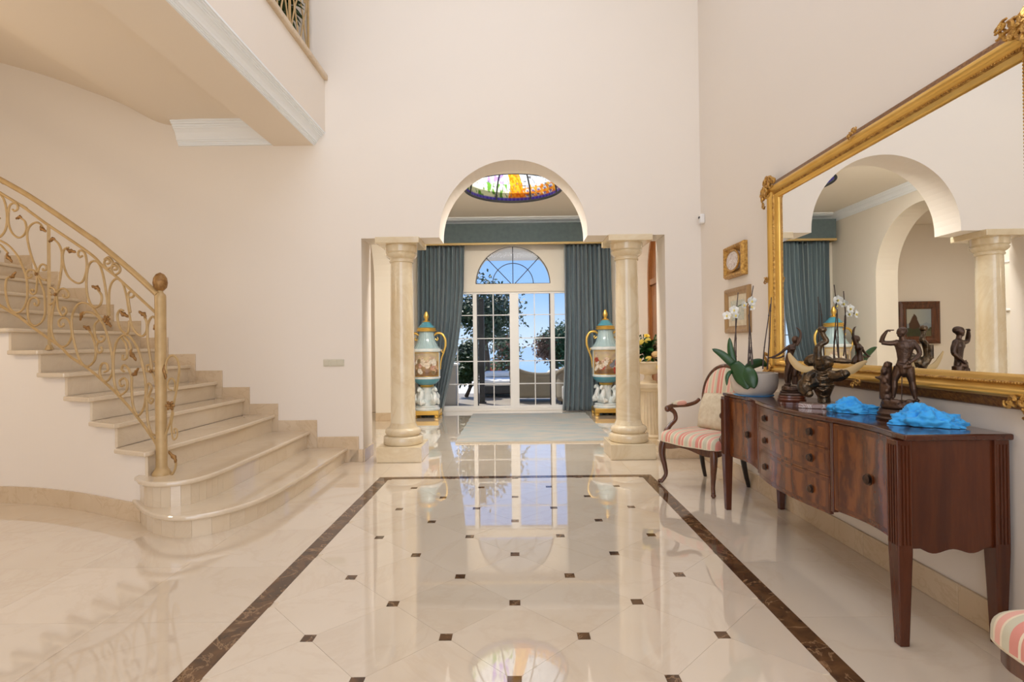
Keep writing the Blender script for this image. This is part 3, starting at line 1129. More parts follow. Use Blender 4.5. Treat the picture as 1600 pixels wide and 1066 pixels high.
SCR = [
    ('A', [(150, 360), (175, 380), (210, 355), (205, 305), (160, 285), (115, 320), (100, 420), (105, 540), (145, 640), (215, 695), (280, 670), (315, 600), (300, 510), (260, 470)], [((265, 475), (195, 450))]),
    ('A', [(-160, 330), (-120, 230), (-60, 165), (0, 185), (45, 240), (75, 350), (85, 480), (70, 590), (30, 660), (-30, 700), (-90, 660), (-110, 560), (-60, 470), (0, 465)], []),
    ('A', [(505, 575), (480, 535), (430, 515), (370, 545), (330, 610), (325, 700), (350, 830), (385, 950), (430, 1060), ('B', 392, 190), ('B', 425, 280), ('B', 460, 380), ('B', 470, 480), ('B', 470, 600), ('B', 440, 680), ('B', 370, 728), ('B', 310, 690), ('B', 290, 600), ('B', 290, 520), ('B', 320, 450), ('B', 370, 435), ('B', 405, 470), ('B', 395, 515), ('B', 365, 510), ('B', 362, 485)], [((490, 545), (540, 640))]),
    ('B', [(390, 190), (415, 110), (445, 88), (480, 105), (478, 145), (450, 150), (445, 130)], []),
    ('B', [(390, 190), (350, 150), (300, 150), (275, 190), (295, 230), (330, 215), (325, 190)], []),
    ('B', [(395, 195), (430, 235), (485, 255)], []),
    ('B', [(390, 200), (385, 300), (375, 380), (340, 400), (315, 370), (335, 350), (350, 365)], []),
    ('B', [(105, 215), (70, 245), (58, 330), (68, 430), (100, 540), (160, 592), (220, 575), (265, 510), (285, 420), (285, 300), (270, 200), (215, 60), ('A', 240, 960), ('A', 170, 860), ('A', 90, 780), ('A', 0, 730)], [((100, 220), (180, 180))]),
    ('A', [(-60, 770), (0, 780), (60, 840), (95, 880)], [((90, 870), (135, 1000))]),
    ('C', [(75, 170), (105, 200), (128, 260), (128, 360), (115, 470), (90, 585), (65, 680), (50, 790), (55, 880), (85, 945), (130, 978), (175, 960), (205, 890), (195, 810), (165, 765), (125, 765), (105, 795), (115, 825), (140, 820), (142, 798)], [((85, 172), (28, 172))]),
    ('C', [(180, 228), (150, 240), (135, 290), (145, 370), (180, 450), (240, 495), (285, 485), (312, 420), (318, 350), (310, 290), (295, 260), (265, 250), (252, 275), (265, 300), (285, 290)], [((165, 225), (235, 275))]),
    ('C', [(88, 583), (115, 545), (150, 540), (180, 570), (175, 605), (145, 603), (140, 580)], []),
    ('C', [(88, 583), (75, 545), (45, 530), (30, 555), (50, 585)], []),
    ('C', [(88, 583), (70, 640), (36, 660)], []),
    ('C', [(92, 590), (100, 680), (130, 742), (162, 722), (160, 690), (140, 680), (130, 702)], []),
    ('C', [(400, 545), (430, 590), (425, 650), (390, 680), (345, 650), (320, 570), (315, 470), (330, 370), (365, 330), (410, 350), (440, 430), (460, 540), (475, 650), (478, 760)], [((420, 560), (362, 508))]),
    ('C', [(490, 745), (487, 640), (490, 550), (510, 490), (545, 465), (585, 490), (615, 580), (635, 700), (660, 820), (700, 880), (740, 898), (770, 860), (770, 790), (755, 755)], [((765, 770), (722, 700))]),
    ('C', [(595, 705), (570, 700), (550, 740), (560, 810), (590, 865), (630, 872), (640, 780)], [((575, 695), (630, 765))]),
    ('C', [(648, 605), (668, 600), (675, 575), (650, 560), (632, 580), (635, 640), (648, 720)], []),
    ('C', [(470, 350), (490, 345), (488, 322), (462, 318), (450, 350), (472, 385), (510, 368), (512, 330), (482, 300), (452, 318)], []),
    ('C', [(525, 395), (545, 392), (543, 370), (518, 366), (505, 395), (527, 432), (565, 415), (568, 378), (538, 346), (508, 364)], []),
    ('D', [(70, 80), (95, 65), (140, 78), (180, 120), (210, 190), (235, 290), (245, 370), (235, 430), (205, 465), (175, 440), (170, 395), (185, 360), (210, 365), (215, 400), (195, 410)], [((85, 66), (50, 108))]),
    ('D', [(105, 165), (128, 205), (145, 270), (140, 340), (100, 378), (60, 350), (30, 270), (10, 170), (10, 90), (40, 25), (80, 12), (130, 40), (180, 115)], [((115, 180), (80, 138))]),
    ('D', [(165, 110), (140, 140), (140, 190), (160, 235), (188, 232), (195, 205), (175, 205)], []),
    ('D', [(165, 230), (150, 262), (160, 298), (182, 290), (178, 265)], []),
    ('D', [(285, 545), (260, 500), (248, 420), (248, 320), (265, 240), (300, 200), (340, 205), (385, 270), (415, 370), (432, 470), (430, 580), (410, 640), (385, 657), (360, 600), (352, 500), (352, 440), (330, 385), (305, 370), (295, 395), (308, 408)], [((352, 425), (400, 395))]),
    ('D', [(285, 545), (320, 520), (328, 470), (310, 445), (285, 460), (290, 490), (308, 485)], []),
    ('D', [(310, 205), (335, 235), (352, 285)], [((350, 275), (372, 350))]),
    ('D', [(295, 212), (322, 260), (325, 325), (302, 338), (302, 310)], []),
    ('D', [(500, 115), (470, 92), (445, 140), (445, 230), (460, 330), (470, 405), (490, 470), (499, 560)], [((492, 130), (502, 190))]),
    ('D', [(470, 405), (440, 405), (440, 372), (460, 372), (458, 390)], []),
    ('D', [(470, 405), (496, 395), (496, 355), (482, 350)], []),
    ('D', [(492, 775), (465, 760), (445, 690), (440, 600), (440, 500), (452, 475), (466, 500), (455, 535), (448, 560), (462, 590), (476, 570), (460, 560)], []),
]
for z, pts, lv in SCR:
    iron('scroll', z, pts)
    for a, b in lv:
        leaf_at(rail, z, a, b)


def rosette(z, c, r=.024, plane=None):
    p = px(z, c)
    P = on_rail(*p) if plane is None else at_y(p[0], p[1], plane)
    mm = M()
    for k in range(6):
        q = 2 * pi * k / 6
        mm.ball((P.x + cos(q) * r * .62, P.y - .012, P.z + sin(q) * r * .62), (r * .5, .007, r * .34), 8, 4, Matrix.Rotation(-q, 3, 'Y'))
    mm.ball((P.x, P.y - .016, P.z), .009, 8, 5)
    mm.obj('rosette', 'leafgold', rail, world=True, smooth=True)


rosette('C', (475, 770), .030)
rosette('B', (390, 190), .015)
rosette('C', (88, 583), .015)
rosette('D', (470, 405), .015)
leaf_at(rail, 'C', (478, 770), (496, 835))
# outward bracket scrolls on the room side of the newel
PLN = NWY - .01
iron('scroll', 'D', [(552, 420), (548, 370), (562, 330), (588, 315), (615, 340), (625, 400), (612, 500), (592, 600), (575, 690), (548, 770), (530, 870), (540, 950), (570, 1005), (598, 975), (608, 930)], .0085, 6, PLN)
iron('scroll', 'D', [(592, 640), (580, 720), (590, 795), (612, 780), (612, 740), (596, 738), (598, 765)], .0065, 5, PLN)
iron('scroll', 'D', [(582, 515), (562, 505), (560, 470), (580, 445), (600, 470), (598, 520)], .0065, 5, PLN)
leaf_at(rail, 'D', (550, 360), (540, 450), .014, PLN)
leaf_at(rail, 'D', (606, 935), (574, 860), .015, PLN)
rosette('D', (578, 602), .034, PLN)
# ================================================================== COLUMNS
def column(x, y, label):
    c = thing('marble_column', label, 'column', (x, y, 0), 0, 'columns in the arched opening')
    M().box(-.24, .24, -.24, .24, 0, .165).obj('plinth', 'column', c, bevel=.006)
    M().lathe([(.205, .165), (.215, .175), (.215, .245), (.205, .255), (.175, .262), (.185, .272), (.20, .295), (.195, .322), (.178, .338), (.155, .345), (.150, .36), (.138, .385), (.1345, .40)], 40).obj('base', 'column', c, smooth=True, angle=50)
    prof = [(.1345 - .0145 * (i / 12) ** 1.6, .40 + 1.76 * i / 12) for i in range(13)]
    M().lathe(prof, 40).obj('shaft', 'column', c, smooth=True)
    M().lathe([(.120, 2.16), (.132, 2.165), (.136, 2.178), (.130, 2.19), (.128, 2.20), (.150, 2.215), (.168, 2.235), (.172, 2.255), (.160, 2.262), (.162, 2.27), (.172, 2.275), (.176, 2.335), (.176, 2.345)], 40).obj('capital', 'column', c, smooth=True, angle=50)
    M().box(-.235, .235, -.235, .235, 2.345, 2.411).obj('abacus', 'column', c, bevel=.006)
    return c


column(-1.255, 5.855, 'pale marble column nearest the staircase')
column(1.243, 5.875, 'pale marble column in front of the flower pedestal')

# ================================================================== GLAZED DOORS AND FANLIGHT
win = struct(thing('window_1', 'white-framed glazed garden doors with half-round fanlight', None, (0, YG + .06, 0)))
Y0, Y1 = YG + .03, YG + .09


def wbox(name, x0, x1, z0, z1, m='whiteframe', y0=Y0, y1=Y1, parent=win, bv=.004):
    return M().box(x0, x1, y0, y1, z0, z1).obj(name, m, parent, world=True, bevel=bv)


wbox('sill', WX0, WX1, 0, .045, y0=YG - .005)
wbox('head', WX0, WX1, WZ1 - .035, WZ1)
posts = [(-1.42, -1.37), (-.80, -.725), (-.105, .065), (.665, .745), (1.33, 1.40)]
for a, b in posts:
    wbox('stile', a, b, .045, WZ1 - .035)
zr = [.045 + .045, .50, .93, 1.36, 1.80, WZ1 - .035]
for (a, b), k in zip([(-1.37, -.80), (-.725, -.105), (.065, .665), (.745, 1.33)], range(4)):
    wbox('bottom_rail', a, b, .045, .09)
    M().box(a, b, YG + .055, YG + .061, .09, WZ1 - .035).obj('pane', 'glass', win, world=True)
    mid = (a + b) / 2
    if k == 0:
        mid = -1.10
    if k in (1, 2, 0):
        wbox('muntin', mid - .008, mid + .008, .09, WZ1 - .035, y0=YG + .045, y1=YG + .072, bv=0)
    for z in zr[1:-1]:
        wbox('muntin', a, b, z - .008, z + .008, y0=YG + .045, y1=YG + .072, bv=0)
# dark edges of the sliding leaves
wbox('rubber_seal', -.725, -.705, .09, WZ1 - .035, 'black', YG + .075, YG + .11, bv=0)
wbox('rubber_seal', .645, .665, .09, WZ1 - .035, 'black', YG + .075, YG + .11, bv=0)
# fanlight
fg = [(FCX + FR * cos(pi * i / 40), FCZ + FR * sin(pi * i / 40)) for i in range(41)]
M().prism(fg, XZ, YG + .060, YG + .066).obj('fanlight_pane', 'glass', win, world=True)
fy = YG + .05
for rr, nm in ((FR - .006, 'outer_came'), (.385, 'inner_came')):
    M().tube([(FCX + rr * cos(pi * i / 40), fy, FCZ + .006 + rr * sin(pi * i / 40)) for i in range(41)], .0075, 6).obj(nm, 'lead', win, world=True)
M().tube([(FCX - FR, fy, FCZ + .006), (FCX + FR, fy, FCZ + .006)], .0075, 6).obj('base_came', 'lead', win, world=True)
for q in (45, 90, 135):
    d = .06 if q != 90 else 0
    M().tube([(FCX + .05 * cos(radians(q)), fy, FCZ + .006 + d * 0), (FCX + FR * cos(radians(q)), fy, FCZ + FR * sin(radians(q)))], .0075, 6).obj('radial_came', 'lead', win, world=True)

# ================================================================== PELMET AND CURTAINS
pel = thing('pelmet', 'dark teal velvet pelmet with gold braid above the garden doors', 'pelmet', (0, YG - .17, 3.1))
pm = M()
pm.box(-1.86, 1.86, YG - .32, YG - .295, 3.10, 3.455)
pm.box(-1.86, -1.835, YG - .295, YG - .002, 3.10, 3.455)
pm.box(1.835, 1.86, YG - .295, YG - .002, 3.10, 3.455)
pm.box(-1.835, 1.835, YG - .295, YG - .002, 3.43, 3.455)
pm.obj('fabric_box', 'tealv', pel, world=True)
gm = M()
gm.box(-1.87, 1.87, YG - .332, YG - .30, 3.062, 3.104)
gm.box(-1.87, -1.838, YG - .30, YG - .002, 3.062, 3.104)
gm.box(1.838, 1.87, YG - .30, YG - .002, 3.062, 3.104)
gm.obj('gold_braid', 'oldgold', pel, world=True, bevel=.008)


def curtain(label, xa, xb, edge, folds, seed, ztop=3.08, gather=None):
    """edge(t) -> inner x, outer x at height fraction t (0 floor, 1 top)"""
    t0 = thing('curtain', label, 'curtain', ((xa + xb) / 2, YG - .18, 0), 0, 'teal curtains at the garden doors')
    rnd = random.Random(seed)
    ph = [rnd.uniform(-.6, .6) for _ in range(40)]

    def fn(u, v):
        a, b = edge(v)
        q = u * folds * 2 * pi
        i = int(u * folds) % 40
        amp = .062 + .018 * sin(i * 2.3 + v * 2)
        x = a + (b - a) * u + .012 * sin(q * 2 + ph[i])
        wv = sin(q + .5 * sin(v * 3 + i) + ph[i] * .7 * (1 - v))
        y = YG - .17 - amp * wv - .01 * sin(u * 9 + v * 5)
        z = .012 + (ztop - .012) * v
        if gather:
            y -= gather(u, v)
        return (x - t0.location.x, y - t0.location.y, z)
    M().grid(fn, folds * 10, 40).obj('drape', 'teal', t0, smooth=True, angle=180, solid=.006)
    return t0


def edge_l(t):
    # inner edge sweeps back to the left towards the floor
    xs = [(0, -1.36), (.08, -1.30), (.22, -1.20), (.38, -1.08), (.55, -1.0), (.75, -.945), (1, -.925)]
    for (ta, xa), (tb_, xb) in zip(xs[:-1], xs[1:]):
        if t <= tb_:
            k = (t - ta) / (tb_ - ta)
            inn = xa + (xb - xa) * k
            break
    return -1.80, inn


def edge_r(t):
    return .915 - .065 * max(0, 1 - t / .5) ** 1.3 + .03 * (t > 9), 1.77 + .06 * (1 - t)


curtain('teal curtain swept aside, beside the left-hand painted vase', -1.8, -.93, edge_l, 11, 3)
curtain('teal curtain falling straight to the floor beside the right-hand vase', .9, 1.78, edge_r, 11, 5)

# ================================================================== RUG
rug = thing('rug', 'pale blue and beige rug in front of the garden doors', 'rug', (.2, 8.0, 0))
rm = M()
nx, ny = 60, 80
rm.grid(lambda u, v: (-.775 + 1.99 * u + .006 * sin(v * 40), 6.67 + 2.70 * v + .006 * sin(u * 37), .012 + .002 * noise.noise((u * 30, v * 40, 0))), nx, ny)
rm.obj('pile', 'rug', rug, world=True, solid=.02)
M().box(-.772, 1.212, 6.655, 6.672, .001, .016).obj('fringe', 'rugedge', rug, world=True)
M().box(-.772, 1.212, 9.368, 9.385, .001, .016).obj('fringe', 'rugedge', rug, world=True)


# ================================================================== TALL PAINTED VASES
MT['enamel'] = vcol_mat('enamel_painting', .25)


def vase(x, y, label, scene_m, rz):
    v = thing('porcelain_vase', label, 'vase', (x, y, 0), rz, 'tall lidded vases flanking the garden doors')
    b = M()
    b.box(-.23, .23, -.23, .23, .05, .125)
    b.obj('gilt_base', 'brass', v, bevel=.012)
    for sx_ in (-1, 1):
        for sy_ in (-1, 1):
            M().lathe([(.035, 0), (.045, .01), (.04, .03), (.05, .05)], 12, (sx_ * .19, sy_ * .19, 0)).obj('foot', 'brass', v, smooth=True)
    M().lathe([(.225, .125), (.225, .15), (.205, .17), (.21, .19), (.19, .205)], 36).obj('porcelain_plinth', 'porc', v, smooth=True, angle=40)
    fg_ = M()
    fg_.lathe([(.13, .19), (.10, .28), (.09, .40), (.10, .52)], 20)
    for k in range(4):
        q = pi / 4 + k * pi / 2 + .2
        d = Vector((cos(q), sin(q), 0))
        s_ = Vector((-sin(q), cos(q), 0))
        P = [d * .10 + Vector((0, 0, .24)), d * .17 + Vector((0, 0, .29)), d * .16 + s_ * .02 + Vector((0, 0, .39)), d * .145 + Vector((0, 0, .46)), d * .19 + Vector((0, 0, .49)), d * .225 + Vector((0, 0, .45))]
        fg_.tube(spline(P, 4), [.06, .065, .045, .034, .036, .020], 10)
        fg_.ball(d * .17 + s_ * .07 + Vector((0, 0, .26)), (.05, .05, .035), 10, 6)
        P = [d * .17 + s_ * .03 + Vector((0, 0, .33)), d * .225 + s_ * .05 + Vector((0, 0, .30)), d * .21 + s_ * .06 + Vector((0, 0, .22))]
        fg_.tube(spline(P, 4), [.03, .018, .022], 8)
        P = [d * .15 + s_ * -.05 + Vector((0, 0, .24)), d * .20 + s_ * -.09 + Vector((0, 0, .33)), d * .17 + s_ * -.08 + Vector((0, 0, .42))]
        fg_.tube(spline(P, 4), [.03, .028, .012], 8)
    sculpt(fg_, .010, 'carved_horses', 'porc', v, 2)
    M().lathe([(.105, .515), (.125, .525), (.115, .54), (.125, .555)], 32).obj('gilt_collar', 'brass', v, smooth=True, angle=50)
    M().lathe([(.10, .55), (.17, .575), (.215, .62), (.235, .67)], 40).obj('lower_bowl', 'turq', v, smooth=True)
    M().lathe([(.234, .665), (.240, .68), (.238, .70), (.233, .705)], 40).obj('lower_band', 'porc', v, smooth=True, angle=60)
    M().lathe([(.232, .70), (.232, 1.125)], 48).obj('body', 'porc', v, smooth=True)
    for k in range(2):
        base = -pi / 2 + k * pi
        pr = random.Random(scene_m + str(k))
        warm = scene_m == 'scene_a'
        pal = [(.78, .58, .42), (.82, .70, .56), (.66, .36, .28), (.72, .48, .30), (.30, .22, .12), (.86, .80, .70)] if warm else [(.84, .76, .64), (.55, .06, .04), (.78, .62, .46), (.86, .82, .74), (.42, .08, .05), (.25, .28, .34)]
        figs = []
        for _ in range(15):
            fx_, fy_ = pr.uniform(.08, .92), pr.uniform(.12, .66)
            figs.append((fx_, fy_, pr.uniform(.05, .10), pr.uniform(.10, .20), pr.uniform(-.7, .7), pr.choice(pal)))
            figs.append((fx_ + pr.uniform(-.02, .02), fy_ + .19, .030, .045, 0, (.76, .54, .40)))
        pc = []

        def pfn_(a, t):
            h = noise.noise((a * 6, t * 6, k + 2 * warm))
            c = (.50 - .1 * h, .40 - .1 * h, .26) if t > .62 + .12 * h else ((.20 + .08 * h, .11 + .05 * h, .05) if t < .22 + .1 * h else (.33 + .12 * h, .21 + .08 * h, .11))
            for (x_, y_, ra, rb, an, cl_) in figs:
                dx, dy = a - x_, t - y_
                u_, w_ = dx * cos(an) + dy * sin(an), -dx * sin(an) + dy * cos(an)
                if (u_ / ra) ** 2 + (w_ / rb) ** 2 < 1 + .5 * noise.noise((a * 25, t * 25, 1)):
                    s_ = .8 + .35 * noise.noise((a * 18, t * 18, 4))
                    c = tuple(min(1, q_ * s_) for q_ in cl_)
            pc.append(c)
            return (.236 * cos(base - 1.12 + 2.24 * a), .236 * sin(base - 1.12 + 2.24 * a), .715 + .40 * t)
        pnl = M().grid(pfn_, 64, 48)
        pnl.col = pc
        p_ = pnl.obj('painted_panel', 'enamel', v, smooth=True)
        tag(p_, 'painted scene of small figures')
        fr = M()
        for zz in (.712, 1.118):
            fr.tube([(.238 * cos(base - 1.14 + 2.28 * a / 24), .238 * sin(base - 1.14 + 2.28 * a / 24), zz) for a in range(25)], .006, 6)
        for aa in (base - 1.14, base + 1.14):
            fr.tube([(.238 * cos(aa), .238 * sin(aa), .712), (.238 * cos(aa), .238 * sin(aa), 1.118)], .006, 6)
        fr.obj('gilt_border', 'brass', v, smooth=True)
    M().lathe([(.232, 1.12), (.255, 1.135), (.262, 1.155), (.255, 1.175), (.225, 1.19)], 40, rf=lambda q, z: 1 + .012 * cos(q * 40)).obj('shoulder_rim', 'porc', v, smooth=True, angle=60)
    M().lathe([(.235, 1.18), (.20, 1.23), (.165, 1.29), (.142, 1.36), (.130, 1.43), (.128, 1.49)], 80, rf=lambda q, z: 1 + .045 * abs(cos(q * 11)) - .03).obj('fluted_neck', 'pale', v, smooth=True, angle=80)
    M().lathe([(.135, 1.48), (.165, 1.488), (.172, 1.505), (.158, 1.52), (.165, 1.54), (.150, 1.552)], 40).obj('gilt_rim', 'brass', v, smooth=True, angle=50)
    M().lathe([(.145, 1.55), (.13, 1.575), (.10, 1.605), (.075, 1.635), (.055, 1.655)], 40).obj('lid', 'turq', v, smooth=True)
    M().lathe([(.06, 1.65), (.065, 1.662), (.045, 1.672), (.025, 1.69), (.035, 1.715), (.045, 1.745), (.040, 1.775), (.026, 1.805), (.028, 1.815), (.012, 1.835), (.0, 1.845)], 20).obj('finial', 'brass', v, smooth=True, angle=60)
    for s_ in (-1, 1):
        h = M()
        h.tube(spline([(s_ * .135, 0, 1.42), (s_ * .19, 0, 1.455), (s_ * .27, 0, 1.44), (s_ * .325, 0, 1.35), (s_ * .33, 0, 1.24), (s_ * .30, 0, 1.13), (s_ * .265, 0, 1.03), (s_ * .245, 0, .93), (s_ * .24, 0, .82)], 6), [.016, .022, .020, .022, .020, .018, .014, .012, .008], 8)
        h.tube(spline([(s_ * .15, 0, 1.36), (s_ * .185, 0, 1.33), (s_ * .20, 0, 1.36), (s_ * .185, 0, 1.38)], 5), .011, 6)
        h.tube(spline([(s_ * .31, 0, 1.15), (s_ * .285, 0, 1.11), (s_ * .262, 0, 1.14), (s_ * .275, 0, 1.165)], 5), .010, 6)
        h.obj('handle', 'brass', v, smooth=True, angle=80)
    return v


vase(-1.555, 9.22, 'tall lidded blue vase painted with a brown figure scene, left of the doors', 'scene_a', .0)
vase(1.580, 9.28, 'tall lidded blue vase painted with a red and white scene, right of the doors', 'scene_b', .0)

# ================================================================== PEDESTAL, URN, ROSES
PX, PY = 1.655, 6.62
ped = thing('pedestal', 'fluted cream stone pedestal carrying the rose urn', 'pedestal', (PX, PY, 0))
M().box(-.20, .20, -.20, .20, 0, .07).obj('foot', 'urn', ped, bevel=.006)
M().lathe([(.185, .07), (.19, .10), (.17, .12)], 32).obj('base_moulding', 'urn', ped, smooth=True, angle=40)
M().lathe([(.168, .12), (.155, .25), (.142, .45), (.132, .64)], 96, rf=lambda q, z: 1 - .05 * abs(cos(q * 12)) ** .6).obj('fluted_shaft', 'urn', ped, smooth=True, angle=60)
M().lathe([(.135, .64), (.15, .65), (.155, .67), (.175, .69)], 32).obj('collar', 'urn', ped, smooth=True, angle=40)
M().box(-.185, .185, -.185, .185, .69, .745).obj('top_slab', 'urn', ped, bevel=.006)
urn = thing('flower_urn', 'cream stone urn on the fluted pedestal', 'urn', (PX, PY, .745))
M().lathe([(.10, 0), (.10, .02), (.06, .035), (.045, .07), (.05, .10)], 28).obj('stem', 'urn', urn, smooth=True, angle=45)
M().lathe([(.05, .10), (.10, .115), (.15, .15), (.175, .20), (.172, .24), (.19, .255), (.185, .27), (.155, .262), (.14, .20), (.05, .14)], 36).obj('bowl', 'urn', urn, smooth=True, angle=45)
bq = thing('rose_bouquet', 'bouquet of yellow and peach roses with dark leaves in the urn', 'bouquet', (PX, PY, .99))
rnd = random.Random(11)


def rose(parent, c, r, m, tilt):
    mm = M()
    rot = Matrix.Rotation(tilt[0], 3, 'X') @ Matrix.Rotation(tilt[1], 3, 'Y')
    for L in range(4):
        k = 3 + L
        rr = r * (.25 + .25 * L)
        for i in range(k):
            q0 = 2 * pi * i / k + L * .7
            span = 2 * pi / k * 1.35

            def fn(u, v):
                q = q0 + (u - .5) * span
                rad = r * .10 + (r * (.26 + .22 * L) - r * .10) * v ** .75
                z = r * (1.0 - .17 * L) * v ** 1.3 * (1 - .22 * (2 * u - 1) ** 2)
                p = rot @ Vector((rad * cos(q), rad * sin(q), z))
                return (c[0] + p.x, c[1] + p.y, c[2] + p.z)
            mm.grid(fn, 5, 4)
    return mm.obj('rose', m, parent, smooth=True, angle=180)


def leafmesh(mm, p, d, L, wd, up=(0, 0, 1), droop=.2, n=5):
    d = Vector(d).normalized()
    s_ = d.cross(Vector(up))
    s_ = s_.normalized() if s_.length > 1e-4 else Vector((1, 0, 0))
    u_ = s_.cross(d)
    p = Vector(p)

    def fn(u, v):
        k = (v - .5) * 2
        ww = wd * sin(pi * min(1, .06 + u * .94)) ** .75
        return p + d * (L * u) + s_ * (ww * k) - Vector((0, 0, 1)) * (droop * L * u * u) + u_ * (.25 * ww * abs(k))
    mm.grid(fn, n, 2)


roses = [(-.03, -.16, .05, .055, 'yellow'), (-.10, -.12, .25, .06, 'yellow'), (-.02, -.10, .27, .055, 'yellow'), (.05, -.17, .10, .065, 'peach'), (-.13, -.13, .02, .055, 'yellow'), (.09, -.18, -.06, .055, 'yellow'),
         (.12, -.08, .20, .055, 'peach'), (-.18, -.03, .20, .05, 'peach'), (.16, .03, .08, .055, 'yellow'), (-.17, .05, .06, .055, 'yellow'), (.0, .05, .33, .05, 'yellow'), (-.05, .16, .12, .055, 'peach')]
for x, y, z, r, m_ in roses:
    rose(bq, (x, y, z), r * .8, m_, (-.9 if y < 0 else .7, x * 4))
for k in range(110):
    q = rnd.uniform(0, 2 * pi)
    e_ = rnd.uniform(-.3, 1.1)
    d = Vector((cos(q) * cos(e_), sin(q) * cos(e_), sin(e_)))
    mm = M()
    leafmesh(mm, d * rnd.uniform(.02, .09) + Vector((0, 0, rnd.uniform(.05, .20))), d, rnd.uniform(.09, .17), rnd.uniform(.022, .034), droop=.25)
    mm.obj('leaf', 'leaf', bq, smooth=True, angle=180)
for k in range(14):
    q = rnd.uniform(0, 2 * pi)
    d = Vector((cos(q) * .5, sin(q) * .5, 1))
    mm = M()
    for j in range(7):
        leafmesh(mm, d * (.16 + .028 * j), (d + Vector((rnd.uniform(-1, 1), rnd.uniform(-1, 1), 0))).normalized(), .05, .008, n=3)
    mm.tube([(0, 0, .02), d * .36], .003, 4)
    mm.obj('fern_sprig', 'leaf2', bq)

# ================================================================== STAINED-GLASS DOME
dome = struct(thing('window_2', 'round stained-glass ceiling dome with an orange bird and blue rim', None, (DX, DY, ZC)))
MT['stained'] = vcol_mat('stained_glass', .35, translucent=.85)
DH = .62
NS = 8


def dcol(x, y, z, q, t):
    """colours of the leaded picture: a bird with a spotted train among leaves on white glass"""
    if t < .055:
        return (.16, .12, .62) if int(q * 90) % 4 else (.36, .28, .80)
    h = noise.noise((x * 9, y * 9, z * 9 + 3))
    if abs(noise.noise((x * 6, y * 6, z * 8 + 11))) < .022:
        return (.20, .18, .16)
    white = (.92, .93, .86)
    sx_ = x
    zz = z / DH
    if y < 0.0:
        return (.80, .84, .74) if h > -.1 else (.45, .60, .35)
    # body
    bx = -.02 + .10 * sin(zz * 3.0 + .6)
    if abs(sx_ - bx + .03) < .13 - .06 * zz and .08 < zz < .86:
        return (.80, .26, .01) if noise.noise((x * 30, y * 8, z * 30)) > .05 else (.95, .50, .03)
    # train spreading to the right with eye spots
    if sx_ > bx and zz < .42 - .10 * abs(sx_ - .35) + .08 * h and sx_ < .74:
        gx, gy = (sx_ * 11) % 1 - .5, (zz * 9) % 1 - .5
        rr = sqrt(gx * gx + gy * gy)
        if rr < .16:
            return (.12, .14, .50)
        if rr < .33:
            return (.85, .86, .80)
        return (.85, .27, .02) if noise.noise((x * 26, y * 8, z * 26)) > -.1 else (.92, .50, .06)
    # leaves on the left
    if sx_ < -.1 and zz < .45:
        if noise.noise((x * 22, z * 10, 1.7)) > .18:
            return (.18, .42, .05)
        return (.86, .88, .66)
    if -.42 < sx_ < -.16 and zz > .30 and noise.noise((x * 16, z * 16, 9.1)) > .05:
        return (.50, .32, .85)
    return white


for k in range(NS):
    a0, a1 = 2 * pi * k / NS + pi / NS, 2 * pi * (k + 1) / NS + pi / NS
    mm = M()
    cols = []
    NU, NV = 44, 44

    def dfn(u, v):
        q = a0 + (a1 - a0) * u
        th = v * pi / 2 * .97
        x, y, z = (DR - .012) * cos(th) * cos(q), (DR - .012) * cos(th) * sin(q), DH * sin(th) + .02
        cols.append(dcol(x, y, z, q, v))
        return (x, y, z)
    mm.grid(dfn, NU, NV)
    mm.col = cols
    mm.obj('pane', 'stained', dome, smooth=True)
    M().tube([((DR - .018) * cos(i / 14 * pi / 2) * cos(a0), (DR - .018) * cos(i / 14 * pi / 2) * sin(a0), DH * sin(i / 14 * pi / 2) + .018) for i in range(15)], .013, 6).obj('rib', 'lead', dome, smooth=True)
M().tube([(DR * .985 * cos(2 * pi * i / 64), DR * .985 * sin(2 * pi * i / 64), .012) for i in range(65)], .020, 8).obj('rim', 'lead', dome, smooth=True)
# ================================================================== SIDEBOARD
SBY, SBL = 3.065, .915        # centre and half length along the wall
SBX = 1.78
sb = thing('sideboard', 'dark mahogany serpentine sideboard with six tapered legs under the mirror', 'sideboard', (SBX, SBY, 0))
sb['label'] = 'dark mahogany sideboard with bowed drawers and tapered legs under the mirror'


def fx(y):
    """plan of the serpentine front"""
    u = (y - SBY) / SBL
    a = abs(u)
    if a < .425:
        return 1.580 - .042 * cos(pi / 2 * u / .425)
    return 1.580 + .036 * sin(pi * min(1, (a - .425) / .52))


ZT, ZB = .84, .385
ys = [SBY - SBL + .015 + (2 * SBL - .03) * i / 72 for i in range(73)]
body = M().prism([(fx(y) + .008, y) for y in ys] + [(1.985, ys[-1]), (1.985, ys[0])], XY, ZB + .012, ZT)
body.obj('carcass', 'mahog', sb, world=True)
yt = [SBY - SBL - .02 + (2 * SBL + .04) * i / 72 for i in range(73)]
M().prism([(fx(max(SBY - SBL, min(SBY + SBL, y))) - .022, y) for y in yt] + [(1.995, yt[-1]), (1.995, yt[0])], XY, ZT, ZT + .026).obj('top', 'mahogx', sb, world=True, bevel=.007, seg=3)


